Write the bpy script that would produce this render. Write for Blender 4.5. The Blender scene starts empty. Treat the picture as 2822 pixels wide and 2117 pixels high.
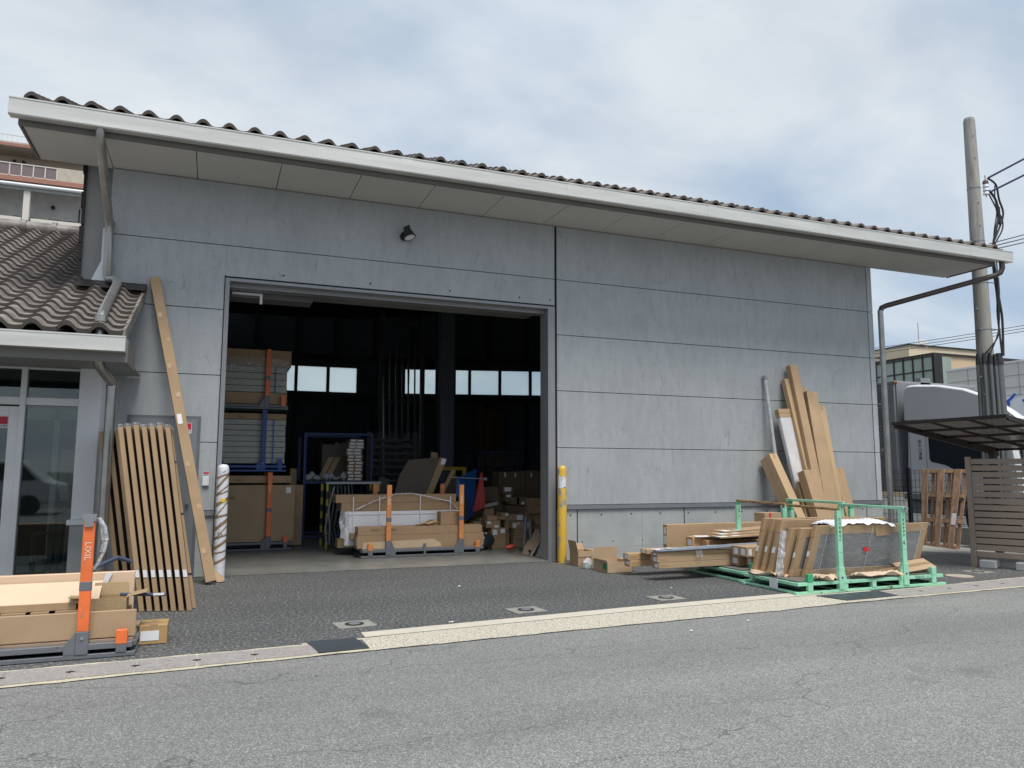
import bpy, bmesh, math, random
from mathutils import Vector, Matrix, Euler
from math import radians as RD, sin, cos, pi
sc = bpy.context.scene
# ------------------------------------------------------------ camera
cam = bpy.data.objects.new("camera", bpy.data.cameras.new("camera"))
sc.collection.objects.link(cam); sc.camera = cam
cam.data.sensor_width = 36; cam.data.lens = 2096.4/2822*36
cam.data.clip_start = .1; cam.data.clip_end = 2000
cam.matrix_world = Matrix.Translation((-5.043, -10.886, 1.376)) @ Matrix((
    (0.9302, -0.0443, -0.3645), (-0.3671, -0.1053, -0.9242), (0.0026, 0.9935, -0.1142))).to_4x4()
# ------------------------------------------------------------ sky, sun, exposure
SUN_EL, SUN_AZ = 64, 176          # azimuth clockwise from +Y: sun to the right, behind the camera
w = bpy.data.worlds.new("World"); sc.world = w; w.use_nodes = True
nt = w.node_tree; nt.nodes.clear()
def wn(t, **k):
    n = nt.nodes.new(t)
    for a, b in k.items(): setattr(n, a, b)
    return n
L_ = nt.links.new
sky = wn("ShaderNodeTexSky", sky_type='NISHITA', sun_disc=False)
sky.sun_elevation = RD(SUN_EL); sky.sun_rotation = RD(SUN_AZ)
b1 = wn("ShaderNodeBackground"); b1.inputs[1].default_value = .085
b2 = wn("ShaderNodeBackground"); b2.inputs[1].default_value = .53
L_(sky.outputs[0], b1.inputs[0])
tc = wn("ShaderNodeTexCoord"); sep = wn("ShaderNodeSeparateXYZ"); L_(tc.outputs['Generated'], sep.inputs[0])
zc = wn("ShaderNodeMath", operation='MAXIMUM'); L_(sep.outputs[2], zc.inputs[0]); zc.inputs[1].default_value = 0
za = wn("ShaderNodeMath", operation='ADD'); L_(zc.outputs[0], za.inputs[0]); za.inputs[1].default_value = .32
dv = wn("ShaderNodeVectorMath", operation='DIVIDE'); L_(tc.outputs['Generated'], dv.inputs[0])
cb = wn("ShaderNodeCombineXYZ")
for i in range(3): L_(za.outputs[0], cb.inputs[i])
L_(cb.outputs[0], dv.inputs[1])
def wnoise(scale, detail, rough, dist, off=0):
    mp = wn("ShaderNodeMapping"); mp.inputs['Location'].default_value = (off, off*.7, 0); mp.inputs['Rotation'].default_value = (0, 0, .5)
    mp.inputs['Scale'].default_value = (1, 1.5, .35)
    L_(dv.outputs[0], mp.inputs[0])
    n = wn("ShaderNodeTexNoise"); n.inputs['Scale'].default_value = scale; n.inputs['Detail'].default_value = detail
    n.inputs['Roughness'].default_value = rough; n.inputs['Distortion'].default_value = dist
    L_(mp.outputs[0], n.inputs['Vector']); return n
n1 = wnoise(2.0, 7, .55, .35, 3.1); n2 = wnoise(1.5, 5, .5, .2, 7.7)
r1 = wn("ShaderNodeValToRGB"); r1.color_ramp.elements[0].position = .25; r1.color_ramp.elements[1].position = .66
r1.color_ramp.elements[0].color = (.62, .62, .62, 1); r1.color_ramp.elements[1].color = (1, 1, 1, 1)
L_(n1.outputs[0], r1.inputs[0])
r2 = wn("ShaderNodeValToRGB")
r2.color_ramp.elements[0].position = .38; r2.color_ramp.elements[0].color = (.60, .755, .95, 1)
r2.color_ramp.elements[1].position = .62; r2.color_ramp.elements[1].color = (1.0, 1.08, 1.14, 1)
L_(n2.outputs[0], r2.inputs[0]); L_(r2.outputs[0], b2.inputs[0])
mx = wn("ShaderNodeMixShader"); L_(r1.outputs[0], mx.inputs[0]); L_(b1.outputs[0], mx.inputs[1]); L_(b2.outputs[0], mx.inputs[2])
wo = wn("ShaderNodeOutputWorld"); L_(mx.outputs[0], wo.inputs[0])
sl = bpy.data.lights.new("sun", 'SUN'); sl.energy = 2.4; sl.angle = RD(24); sl.color = (1, .96, .9)
so = bpy.data.objects.new("sun", sl); sc.collection.objects.link(so)
_az = RD(SUN_AZ); _e = RD(SUN_EL)
so.rotation_euler = Vector((sin(_az)*cos(_e), cos(_az)*cos(_e), sin(_e))).to_track_quat('Z', 'Y').to_euler()
sc.view_settings.view_transform = 'Standard'; sc.view_settings.look = 'None'
sc.view_settings.exposure = 0.55; sc.view_settings.gamma = 1; sc.view_settings.use_curve_mapping = False
sc.cycles.max_bounces = 8; sc.cycles.diffuse_bounces = 4; sc.cycles.transparent_max_bounces = 12
# ------------------------------------------------------------ materials
MATS = {}
def M(name, col=(.5, .5, .5), rough=.7, metal=0, var=.12, vs=2.5, col2=None, cs=8, ct=.6, cw=.04, stretch=(1, 1, 1), bump=0, bs=60, alpha=1, emit=0, spec=.5):
    if name in MATS: return MATS[name]
    m = bpy.data.materials.new(name); m.use_nodes = True; MATS[name] = m
    t = m.node_tree; b = t.nodes['Principled BSDF']; lk = t.links.new
    b.inputs['Roughness'].default_value = rough; b.inputs['Metallic'].default_value = metal
    b.inputs['Specular IOR Level'].default_value = spec
    tc = t.nodes.new('ShaderNodeTexCoord'); mp = t.nodes.new('ShaderNodeMapping'); mp.inputs['Scale'].default_value = stretch
    lk(tc.outputs['Object'], mp.inputs[0])
    n = t.nodes.new('ShaderNodeTexNoise'); n.inputs['Scale'].default_value = vs; n.inputs['Detail'].default_value = 6; n.inputs['Roughness'].default_value = .6
    lk(mp.outputs[0], n.inputs['Vector'])
    r = t.nodes.new('ShaderNodeValToRGB'); e = r.color_ramp.elements
    e[0].position = .3; e[1].position = .7
    e[0].color = [c*(1-var) for c in col]+[1]; e[1].color = [min(1, c*(1+var)) for c in col]+[1]
    lk(n.outputs[0], r.inputs[0]); out = r.outputs[0]
    if col2:
        n2 = t.nodes.new('ShaderNodeTexNoise'); n2.inputs['Scale'].default_value = cs; n2.inputs['Detail'].default_value = 8; n2.inputs['Roughness'].default_value = .65
        lk(mp.outputs[0], n2.inputs['Vector'])
        r2 = t.nodes.new('ShaderNodeValToRGB'); r2.color_ramp.elements[0].position = ct-cw; r2.color_ramp.elements[1].position = ct+cw
        lk(n2.outputs[0], r2.inputs[0])
        mix = t.nodes.new('ShaderNodeMix'); mix.data_type = 'RGBA'
        lk(r2.outputs[0], mix.inputs[0]); lk(out, mix.inputs[6]); mix.inputs[7].default_value = (*col2, 1); out = mix.outputs[2]
    lk(out, b.inputs['Base Color'])
    if bump:
        n3 = t.nodes.new('ShaderNodeTexNoise'); n3.inputs['Scale'].default_value = bs; n3.inputs['Detail'].default_value = 5
        lk(mp.outputs[0], n3.inputs['Vector'])
        bp = t.nodes.new('ShaderNodeBump'); bp.inputs['Strength'].default_value = bump; bp.inputs['Distance'].default_value = .02
        lk(n3.outputs[0], bp.inputs['Height']); lk(bp.outputs[0], b.inputs['Normal'])
    if alpha < 1: b.inputs['Alpha'].default_value = alpha
    if emit:
        b.inputs['Emission Color'].default_value = (*col, 1); b.inputs['Emission Strength'].default_value = emit
    return m
def film(name, col, density, rough=.15, bs=9, st=(1, 1, 1)):
    """clear wrinkled plastic: glossy sheet over transparent, milky where it creases"""
    m = bpy.data.materials.new(name); m.use_nodes = True; t = m.node_tree; lk = t.links.new
    b = t.nodes['Principled BSDF']; b.inputs['Base Color'].default_value = (*col, 1); b.inputs['Roughness'].default_value = rough
    tc = t.nodes.new('ShaderNodeTexCoord'); mp = t.nodes.new('ShaderNodeMapping'); mp.inputs['Scale'].default_value = st
    lk(tc.outputs['Object'], mp.inputs[0])
    n = t.nodes.new('ShaderNodeTexNoise'); n.inputs['Scale'].default_value = bs; n.inputs['Detail'].default_value = 4; n.inputs['Distortion'].default_value = 2.5
    lk(mp.outputs[0], n.inputs['Vector'])
    r = t.nodes.new('ShaderNodeValToRGB'); r.color_ramp.elements[0].position = .42; r.color_ramp.elements[1].position = .75
    r.color_ramp.elements[0].color = [density*.5]*3+[1]; r.color_ramp.elements[1].color = [min(1, density*2.2)]*3+[1]
    lk(n.outputs[0], r.inputs[0]); lk(r.outputs[0], b.inputs['Alpha'])
    bp = t.nodes.new('ShaderNodeBump'); bp.inputs['Strength'].default_value = .9; bp.inputs['Distance'].default_value = .05
    lk(n.outputs[0], bp.inputs['Height']); lk(bp.outputs[0], b.inputs['Normal'])
    return m
def nodes_mat(name, fn):
    m = bpy.data.materials.new(name); m.use_nodes = True; t = m.node_tree
    fn(t, t.nodes['Principled BSDF'], t.links.new, t.nodes.new); return m
def asphalt(base, light, crack, stains=(1, 1, 1), bias=0):
    def fn(t, b, lk, nn):
        tc = nn('ShaderNodeTexCoord')
        a = nn('ShaderNodeTexNoise'); a.inputs['Scale'].default_value = bias or 105; a.inputs['Detail'].default_value = 3; a.inputs['Roughness'].default_value = .85
        lk(tc.outputs['Object'], a.inputs[0])
        r = nn('ShaderNodeValToRGB'); e = r.color_ramp.elements
        e[0].position = .38; e[0].color = [c*.5 for c in base]+[1]; e[1].position = .54; e[1].color = (*base, 1)
        e2 = e.new(.66); e2.color = (*light, 1)
        lk(a.outputs[0], r.inputs[0])
        c = nn('ShaderNodeTexNoise'); c.inputs['Scale'].default_value = .7; c.inputs['Detail'].default_value = 6; c.inputs['Roughness'].default_value = .62
        mp = nn('ShaderNodeMapping'); mp.inputs['Scale'].default_value = stains; lk(tc.outputs['Object'], mp.inputs[0]); lk(mp.outputs[0], c.inputs[0])
        r2 = nn('ShaderNodeValToRGB'); r2.color_ramp.elements[0].position = .3; r2.color_ramp.elements[1].position = .7
        r2.color_ramp.elements[0].color = (.86, .86, .87, 1); r2.color_ramp.elements[1].color = (1.07, 1.07, 1.05, 1)
        lk(c.outputs[0], r2.inputs[0])
        mu = nn('ShaderNodeMix'); mu.data_type = 'RGBA'; mu.blend_type = 'MULTIPLY'; mu.inputs[0].default_value = 1
        lk(r.outputs[0], mu.inputs[6]); lk(r2.outputs[0], mu.inputs[7]); out = mu.outputs[2]
        for st_, sc_, p0, p1, lo in (((.06, 1.0, 1), 1.1, .38, .6, .86), ((1, 1, 1), .9, .27, .37, .72), ((1.4, 1, 1), 3.1, .25, .31, .7)):   # wheel-worn lanes, old stains, oil drips
            mp4 = nn('ShaderNodeMapping'); mp4.inputs['Scale'].default_value = st_; mp4.inputs['Location'].default_value = (sc_*3, 1.7, 0); lk(tc.outputs['Object'], mp4.inputs[0])
            n4 = nn('ShaderNodeTexNoise'); n4.inputs['Scale'].default_value = sc_; n4.inputs['Detail'].default_value = 5; lk(mp4.outputs[0], n4.inputs[0])
            r4 = nn('ShaderNodeValToRGB'); r4.color_ramp.elements[0].position = p0; r4.color_ramp.elements[1].position = p1
            r4.color_ramp.elements[0].color = (lo, lo, lo, 1); r4.color_ramp.elements[1].color = (1, 1, 1, 1); lk(n4.outputs[0], r4.inputs[0])
            m4 = nn('ShaderNodeMix'); m4.data_type = 'RGBA'; m4.blend_type = 'MULTIPLY'; m4.inputs[0].default_value = 1; lk(out, m4.inputs[6]); lk(r4.outputs[0], m4.inputs[7]); out = m4.outputs[2]
        if crack:
            wv = nn('ShaderNodeTexNoise'); wv.inputs['Scale'].default_value = 2.2; wv.inputs['Detail'].default_value = 6; lk(tc.outputs['Object'], wv.inputs[0])
            ad = nn('ShaderNodeMix'); ad.data_type = 'RGBA'; ad.blend_type = 'LINEAR_LIGHT'; ad.inputs[0].default_value = .12
            mp2 = nn('ShaderNodeMapping'); mp2.inputs['Scale'].default_value = (.22, .75, 1); mp2.inputs['Rotation'].default_value = (0, 0, -.12)
            lk(tc.outputs['Object'], mp2.inputs[0]); lk(mp2.outputs[0], ad.inputs[6]); lk(wv.outputs['Color'], ad.inputs[7])
            v = nn('ShaderNodeTexVoronoi'); v.feature = 'DISTANCE_TO_EDGE'; v.inputs['Scale'].default_value = 1.0; lk(ad.outputs[2], v.inputs[0])
            rc = nn('ShaderNodeValToRGB'); rc.color_ramp.elements[0].position = .0; rc.color_ramp.elements[1].position = .0035
            rc.color_ramp.elements[0].color = (crack, crack, crack, 1); rc.color_ramp.elements[1].color = (1, 1, 1, 1); lk(v.outputs[0], rc.inputs[0])
            m3 = nn('ShaderNodeMix'); m3.data_type = 'RGBA'; m3.blend_type = 'MULTIPLY'; m3.inputs[0].default_value = .65
            lk(out, m3.inputs[6]); lk(rc.outputs[0], m3.inputs[7]); out = m3.outputs[2]
        lk(out, b.inputs['Base Color']); b.inputs['Roughness'].default_value = .85
        bp = nn('ShaderNodeBump'); bp.inputs['Strength'].default_value = .5; bp.inputs['Distance'].default_value = .008
        lk(a.outputs[0], bp.inputs['Height']); lk(bp.outputs[0], b.inputs['Normal'])
    return fn
def wallmat(base, dark, amt):
    def fn(t, b, lk, nn):
        tc = nn('ShaderNodeTexCoord')
        def noise(scale, st, det=5, rough=.6, dist=0, rot=0):
            mp = nn('ShaderNodeMapping'); mp.inputs['Scale'].default_value = st; mp.inputs['Rotation'].default_value = (0, rot, 0)
            lk(tc.outputs['Object'], mp.inputs[0]); n = nn('ShaderNodeTexNoise'); n.inputs['Scale'].default_value = scale
            n.inputs['Detail'].default_value = det; n.inputs['Roughness'].default_value = rough; n.inputs['Distortion'].default_value = dist
            lk(mp.outputs[0], n.inputs[0]); return n.outputs[0]
        def ramp(s, p0, p1, c0, c1):
            r = nn('ShaderNodeValToRGB'); r.color_ramp.elements[0].position = p0; r.color_ramp.elements[1].position = p1
            r.color_ramp.elements[0].color = (c0, c0, c0, 1); r.color_ramp.elements[1].color = (c1, c1, c1, 1); lk(s, r.inputs[0]); return r.outputs[0]
        def mul(a, c, f=1):
            m = nn('ShaderNodeMix'); m.data_type = 'RGBA'; m.blend_type = 'MULTIPLY'; m.inputs[0].default_value = f
            lk(a, m.inputs[6]) if not isinstance(a, tuple) else setattr(m.inputs[6], 'default_value', (*a, 1)); lk(c, m.inputs[7]); return m.outputs[2]
        o = mul(base, ramp(noise(1.1, (1, 1, .6), 6), .3, .7, 1-amt*.5, 1+amt*.25))
        o = mul(o, ramp(noise(5, (1.6, 1, .45), 6, .72), .28, .56, 1-amt*.75, 1))          # vertical rain streaks
        o = mul(o, ramp(noise(14, (.25, 1, 2.0), 5, .7), .3, .5, 1-amt*.3, 1))          # faint float marks
        for rot, sc_ in ((.5, .9), (-.9, .7), (1.35, 1.1)):                              # hairline scuffs
            n = noise(sc_, (1.6, 1, .35), 3, .5, 1.4, rot)
            s = nn('ShaderNodeMath'); s.operation = 'SUBTRACT'; s.inputs[1].default_value = .5; lk(n, s.inputs[0])
            a_ = nn('ShaderNodeMath'); a_.operation = 'ABSOLUTE'; lk(s.outputs[0], a_.inputs[0])
            line = ramp(a_.outputs[0], .0, .0018, .74, 1)
            gate = ramp(noise(1.7, (1, 1, 1), 3, .5, 0, rot*2), .48, .60, 0, 1)
            mm = nn('ShaderNodeMix'); mm.data_type = 'RGBA'; mm.blend_type = 'MULTIPLY'; lk(gate, mm.inputs[0]); lk(o, mm.inputs[6]); lk(line, mm.inputs[7]); o = mm.outputs[2]
        lk(o, b.inputs['Base Color']); b.inputs['Roughness'].default_value = .5
    return fn
KRAFT = M("kraft_cardboard", (.42, .285, .165), .75, var=.10, vs=2, col2=(.34, .23, .135), cs=1.7, ct=.58, cw=.12, bump=.12, bs=120)
KRAFT2 = M("orange_kraft_cardboard", (.48, .31, .165), .7, var=.08, vs=2, col2=(.40, .255, .135), cs=2, ct=.6, cw=.12, bump=.1, bs=120)
KRAFT3 = M("grey_brown_cardboard", (.40, .28, .17), .8, var=.08, vs=3, bump=.12, bs=120)
PINKC = M("pale_cardboard", (.68, .50, .35), .75, var=.05, vs=2, bump=.1, bs=100)
KIN = M("warehouse_cardboard", (.36, .24, .14), .8, var=.1, vs=3)
TAPE = M("packing_tape", (.40, .26, .13), .25, var=.1)
SLOT = M("box_seam", (.10, .065, .04), .9)
ORANGE = M("orange_paint", (.80, .17, .045), .45, var=.1, vs=6, col2=(.42, .2, .1), cs=14, ct=.66)
ORANGE2 = M("worn_orange_paint", (.70, .26, .08), .6, var=.15, vs=9, col2=(.2, .13, .09), cs=20, ct=.62)
GREYST = M("grey_steel_paint", (.14, .15, .165), .5, var=.12, vs=5, col2=(.10, .06, .04), cs=17, ct=.66, cw=.02, bump=.05)
GREYLT = M("light_grey_steel", (.27, .28, .30), .45, metal=.3, var=.1, vs=5)
BLUE = M("blue_steel_paint", (.02, .07, .26), .5, var=.15)
GREEN = M("mint_green_paint", (.30, .62, .43), .5, var=.12, vs=7, col2=(.12, .07, .03), cs=13, ct=.625, cw=.015)
GREEN2 = M("deep_green_paint", (.05, .36, .17), .5, var=.1, col2=(.16, .1, .05), cs=15, ct=.68)
RUSTB = M("rusted_bar", (.28, .19, .09), .8, var=.3, vs=14, col2=(.10, .05, .025), cs=25, ct=.55)
ALU = M("stainless_gutter", (.62, .61, .57), .36, metal=.3, var=.13, vs=2, stretch=(.4, 1, 4), bump=.03, bs=6)
PIPE = M("galvanised_pipe", (.36, .35, .33), .32, metal=.8, var=.18, vs=5)
PIPEB = M("brown_pipe", (.085, .065, .06), .4, metal=.3, var=.1)
ALUF = M("aluminium_frame", (.74, .74, .74), .4, metal=.2, var=.05)
SOFF = M("soffit_board", (.56, .55, .515), .75, var=.04, vs=1)
DARK = M("black_shadow_gap", (.012, .012, .014), .9)
TILE = M("roof_tile", (.20, .165, .145), .55, var=.3, vs=1.6, col2=(.11, .09, .08), cs=3.4, ct=.56, cw=.12, bump=.15, bs=30)
TILE2 = M("brown_roof_tile", (.255, .23, .21), .5, var=.3, vs=2.6, col2=(.12, .10, .088), cs=4, ct=.55, cw=.12, bump=.15, bs=30)
WPANEL = nodes_mat("painted_wall_panel", wallmat((.395, .415, .425), None, .22))
WPAINT = M("pale_blue_grey_paint", (.78, .79, .82), .5, var=.05)
CONC = M("fair_faced_concrete", (.37, .385, .38), .8, var=.14, vs=2.2, col2=(.27, .28, .28), cs=16, ct=.69, cw=.02, bump=.1, bs=40)
CONCD = M("dark_tie_hole", (.10, .105, .11), .9)
SLAB = M("gutter_cover_concrete", (.36, .335, .315), .9, var=.14, vs=9, col2=(.27, .245, .235), cs=45, ct=.52, cw=.1, bump=.4, bs=120)
MORT = M("yellowed_mortar", (.56, .51, .38), .9, var=.15, vs=10, col2=(.30, .27, .20), cs=30, ct=.6, bump=.4, bs=60)
PEBBLE = M("washed_pebble_concrete", (.58, .535, .44), .9, var=.12, vs=25, col2=(.20, .17, .14), cs=62, ct=.56, cw=.03, bump=.6, bs=60)
STRIPC = M("smooth_concrete_strip", (.56, .515, .43), .85, var=.08, vs=5, bump=.1)
INFLOOR = M("trowelled_floor", (.20, .20, .185), .32, var=.22, vs=1.3, col2=(.13, .13, .125), cs=3, ct=.62, cw=.06)
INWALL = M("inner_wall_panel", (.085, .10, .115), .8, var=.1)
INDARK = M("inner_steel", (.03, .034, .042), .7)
BLACK = M("black_plastic", (.02, .02, .024), .4)
WHITE = M("white_paint", (.78, .79, .81), .35, var=.03)
WPAPER = M("white_paper", (.72, .72, .74), .7, var=.05)
WRAP = M("white_foam_wrap", (.80, .80, .82), .5, var=.06, vs=5, stretch=(1, 1, 5), bump=.35, bs=3.0)
RED = M("red_print", (.55, .02, .05), .5)
INK = M("black_ink", (.03, .03, .05), .6)
WOODP = M("pallet_timber", (.37, .225, .14), .8, var=.25, vs=4, stretch=(6, 6, 1), col2=(.22, .14, .085), cs=3, ct=.56, cw=.1, bump=.3, bs=20)
PLYW = M("plywood", (.30, .22, .16), .7, var=.15, vs=4, stretch=(1, 1, 6))
FENCEB = M("taupe_aluminium_slat", (.26, .205, .165), .45, metal=.15, var=.05)
BRONZE = M("dark_bronze_frame", (.035, .027, .025), .4, metal=.3)
POLEC = M("pole_concrete", (.34, .33, .30), .85, var=.15, vs=4, stretch=(6, 6, .6), col2=(.22, .21, .19), cs=3, ct=.6, cw=.1, bump=.1)
YEL = M("yellow_bollard_paint", (.70, .43, .05), .45, var=.08, vs=6, col2=(.27, .27, .30), cs=11, ct=.575, cw=.012, stretch=(1, 1, .5))
WHB = M("white_bollard_wrap", (.66, .68, .72), .5, var=.08, col2=(.22, .25, .28), cs=9, ct=.60, cw=.02, bump=.3, bs=20)
CABLE = M("black_cable", (.02, .02, .022), .5)
NAVY = M("navy_film_bar", (.05, .065, .11), .25, var=.2, vs=20)
GLASS = nodes_mat("tinted_window_glass", lambda t, b, lk, nn: None)
def _g(t, b, lk, nn):
    t.nodes.remove(b); o = t.nodes['Material Output']
    g = nn('ShaderNodeBsdfGlossy'); g.inputs['Roughness'].default_value = .02; g.inputs[0].default_value = (.9, .95, .95, 1)
    tr = nn('ShaderNodeBsdfTransparent'); tr.inputs[0].default_value = (.62, .68, .67, 1)
    f = nn('ShaderNodeFresnel'); f.inputs[0].default_value = 1.75; m = nn('ShaderNodeMixShader')
    lk(f.outputs[0], m.inputs[0]); lk(tr.outputs[0], m.inputs[1]); lk(g.outputs[0], m.inputs[2]); lk(m.outputs[0], o.inputs[0])
bpy.data.materials.remove(GLASS); GLASS = nodes_mat("tinted_window_glass", _g)
def _fg(t, b, lk, nn):
    t.nodes.remove(b); o = t.nodes['Material Output']
    d = nn('ShaderNodeBsdfTranslucent'); d.inputs[0].default_value = (.9, .95, .95, 1)
    tr = nn('ShaderNodeBsdfTransparent'); tr.inputs[0].default_value = (.95, 1, 1, 1)
    m = nn('ShaderNodeMixShader'); m.inputs[0].default_value = .3
    lk(tr.outputs[0], m.inputs[1]); lk(d.outputs[0], m.inputs[2]); lk(m.outputs[0], o.inputs[0])
FROST = nodes_mat("pale_warehouse_glazing", _fg)
FILM = film("clear_plastic_film", (.75, .77, .8), .28)
FILMM = film("milky_plastic_film", (.82, .83, .86), .6, bs=6)
def _lab(t, b, lk, nn):
    tc = nn('ShaderNodeTexCoord'); br = nn('ShaderNodeTexBrick'); mp = nn('ShaderNodeMapping')
    mp.inputs['Rotation'].default_value = (RD(90), 0, 0); lk(tc.outputs['Object'], mp.inputs[0]); lk(mp.outputs[0], br.inputs[0])
    br.inputs['Scale'].default_value = 42; br.inputs['Mortar Size'].default_value = .13; br.inputs['Bias'].default_value = -.35
    br.inputs['Color1'].default_value = (.16, .17, .2, 1); br.inputs['Color2'].default_value = (.72, .73, .76, 1); br.inputs['Mortar'].default_value = (.78, .78, .8, 1)
    lk(br.outputs[0], b.inputs['Base Color']); b.inputs['Roughness'].default_value = .6
LABEL = nodes_mat("printed_shipping_label", _lab)
# ------------------------------------------------------------ mesh helpers
WL = {}
class MB:
    def __init__(s): s.v = []; s.f = []; s.mi = []; s.cur = 0
    def mat(s, i): s.cur = i; return s
    def add(s, vs, fs):
        o = len(s.v); s.v += [Vector(p) for p in vs]; s.f += [[o+i for i in f] for f in fs]; s.mi += [s.cur]*len(fs); return s
    def box(s, x0, x1, y0, y1, z0, z1, T=None):
        if x0 > x1: x0, x1 = x1, x0
        if y0 > y1: y0, y1 = y1, y0
        if z0 > z1: z0, z1 = z1, z0
        v = [(x0,y0,z0),(x1,y0,z0),(x1,y1,z0),(x0,y1,z0),(x0,y0,z1),(x1,y0,z1),(x1,y1,z1),(x0,y1,z1)]
        if T: v = [T @ Vector(p) for p in v]
        return s.add(v, [(3,2,1,0),(4,5,6,7),(0,1,5,4),(1,2,6,5),(2,3,7,6),(3,0,4,7)])
    def prism(s, pts, vec, T=None):
        """closed outline pts (3D), extruded by vec"""
        n = len(pts); vec = Vector(vec); a = [Vector(p) for p in pts]; v = a+[p+vec for p in a]
        if T: v = [T @ p for p in v]
        return s.add(v, [list(range(n))[::-1], list(range(n, 2*n))]+[(i, (i+1) % n, n+(i+1) % n, n+i) for i in range(n)])
    def tube(s, pts, r, n=10, r2=None, cap=True):
        pts = [Vector(p) for p in pts]; N = len(pts); rings = []
        up = None
        for i, p in enumerate(pts):
            d = (pts[min(i+1, N-1)]-pts[max(i-1, 0)]).normalized()
            if up is None: up = Vector((0, 0, 1)) if abs(d.z) < .9 else Vector((1, 0, 0))
            x = d.cross(up).normalized(); y = x.cross(d).normalized(); up = y
            rr = r if r2 is None else r+(r2-r)*i/(N-1)
            rings.append([p+x*rr*cos(2*pi*k/n)+y*rr*sin(2*pi*k/n) for k in range(n)])
        v = [q for R_ in rings for q in R_]
        f = [(i*n+k, i*n+(k+1) % n, (i+1)*n+(k+1) % n, (i+1)*n+k) for i in range(N-1) for k in range(n)]
        if cap: f += [tuple(range(n))[::-1], tuple((N-1)*n+k for k in range(n))]
        return s.add(v, f)
    def cyl(s, c, r, h, n=20, axis='Z', r2=None):
        a = {'X': Vector((1,0,0)), 'Y': Vector((0,1,0)), 'Z': Vector((0,0,1))}[axis]; c = Vector(c)
        return s.tube([c, c+a*h], r, n, r2)
    def sheet(s, nx, ny, fn, thick=None):
        v = [fn(i/nx, j/ny) for j in range(ny+1) for i in range(nx+1)]
        f = [(j*(nx+1)+i, j*(nx+1)+i+1, (j+1)*(nx+1)+i+1, (j+1)*(nx+1)+i) for j in range(ny) for i in range(nx)]
        return s.add(v, f)
    def build(s, name, mats, parent=None, bevel=0, smooth=False, origin=None, label=None):
        if not isinstance(mats, (list, tuple)): mats = [mats]
        if parent is not None: o = WL[parent.name]
        elif origin is not None: o = Vector(origin)
        else:
            xs = [p.x for p in s.v]; ys = [p.y for p in s.v]; o = Vector(((min(xs)+max(xs))/2, (min(ys)+max(ys))/2, min(p.z for p in s.v)))
        me = bpy.data.meshes.new(name); me.from_pydata([p-o for p in s.v], [], s.f)
        for m in mats: me.materials.append(m)
        me.polygons.foreach_set('material_index', s.mi)
        bm = bmesh.new(); bm.from_mesh(me); bmesh.ops.recalc_face_normals(bm, faces=bm.faces); bm.to_mesh(me); bm.free()
        if smooth: me.polygons.foreach_set('use_smooth', [True]*len(me.polygons)); me.set_sharp_from_angle(angle=RD(38))
        ob = bpy.data.objects.new(name, me); sc.collection.objects.link(ob)
        if parent is not None: ob.parent = parent
        else: ob.location = o
        WL[ob.name] = o
        if bevel:
            md = ob.modifiers.new('bevel', 'BEVEL'); md.width = bevel; md.segments = 1; md.limit_method = 'ANGLE'; md.harden_normals = False
        if label: ob['label'] = label
        return ob
def tag(o, label, cat, group=None):
    o['label'] = label; o['category'] = cat
    if group: o['group'] = group
    return o
def struct(o, kind='structure', label=None, cat=None):
    o['kind'] = kind
    if label: o['label'] = label
    if cat: o['category'] = cat
    return o
def thing(name, label, cat, loc=(0, 0, 0), group=None):
    o = bpy.data.objects.new(name, None); sc.collection.objects.link(o); o.location = loc; o.empty_display_size = .2
    WL[o.name] = Vector(loc); return tag(o, label, cat, group)
def copy_thing(o, loc, label, group=None, rotz=0):
    c = o.copy(); sc.collection.objects.link(c); c.location = loc; c.rotation_euler = (0, 0, rotz); c['label'] = label
    if group: c['group'] = group
    WL[c.name] = Vector(loc)
    def rec(a, b):
        for ch in [k for k in sc.collection.objects if k.parent == a]:
            d = ch.copy(); sc.collection.objects.link(d); d.parent = b; rec(ch, d)
    rec(o, c); return c
def text(name, s, size, mat, parent, T, ext=.002, align='CENTER', sx=1.0, label=None):
    cu = bpy.data.curves.new(name, 'FONT'); cu.body = s; cu.size = size; cu.extrude = ext; cu.align_x = align; cu.align_y = 'CENTER'
    cu.space_character = 1.02
    tmp = bpy.data.objects.new(name+'_tmp', cu); sc.collection.objects.link(tmp)
    bpy.context.view_layer.update(); dg = bpy.context.evaluated_depsgraph_get()
    me = bpy.data.meshes.new_from_object(tmp.evaluated_get(dg)); bpy.data.objects.remove(tmp); me.name = name
    me.transform(Matrix.Translation(-WL[parent.name]) @ T @ Matrix.Diagonal((sx, 1, 1, 1)))
    me.materials.clear(); me.materials.append(mat)
    o = bpy.data.objects.new(name, me); sc.collection.objects.link(o); o.parent = parent; WL[o.name] = WL[parent.name]
    if label: o['label'] = label
    return o
FRONT = Matrix.Rotation(RD(90), 4, 'X')         # text readable from -Y
def at(x, y, z, R=None): return Matrix.Translation((x, y, z)) @ (R or FRONT)
rnd = random.Random(5)
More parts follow.
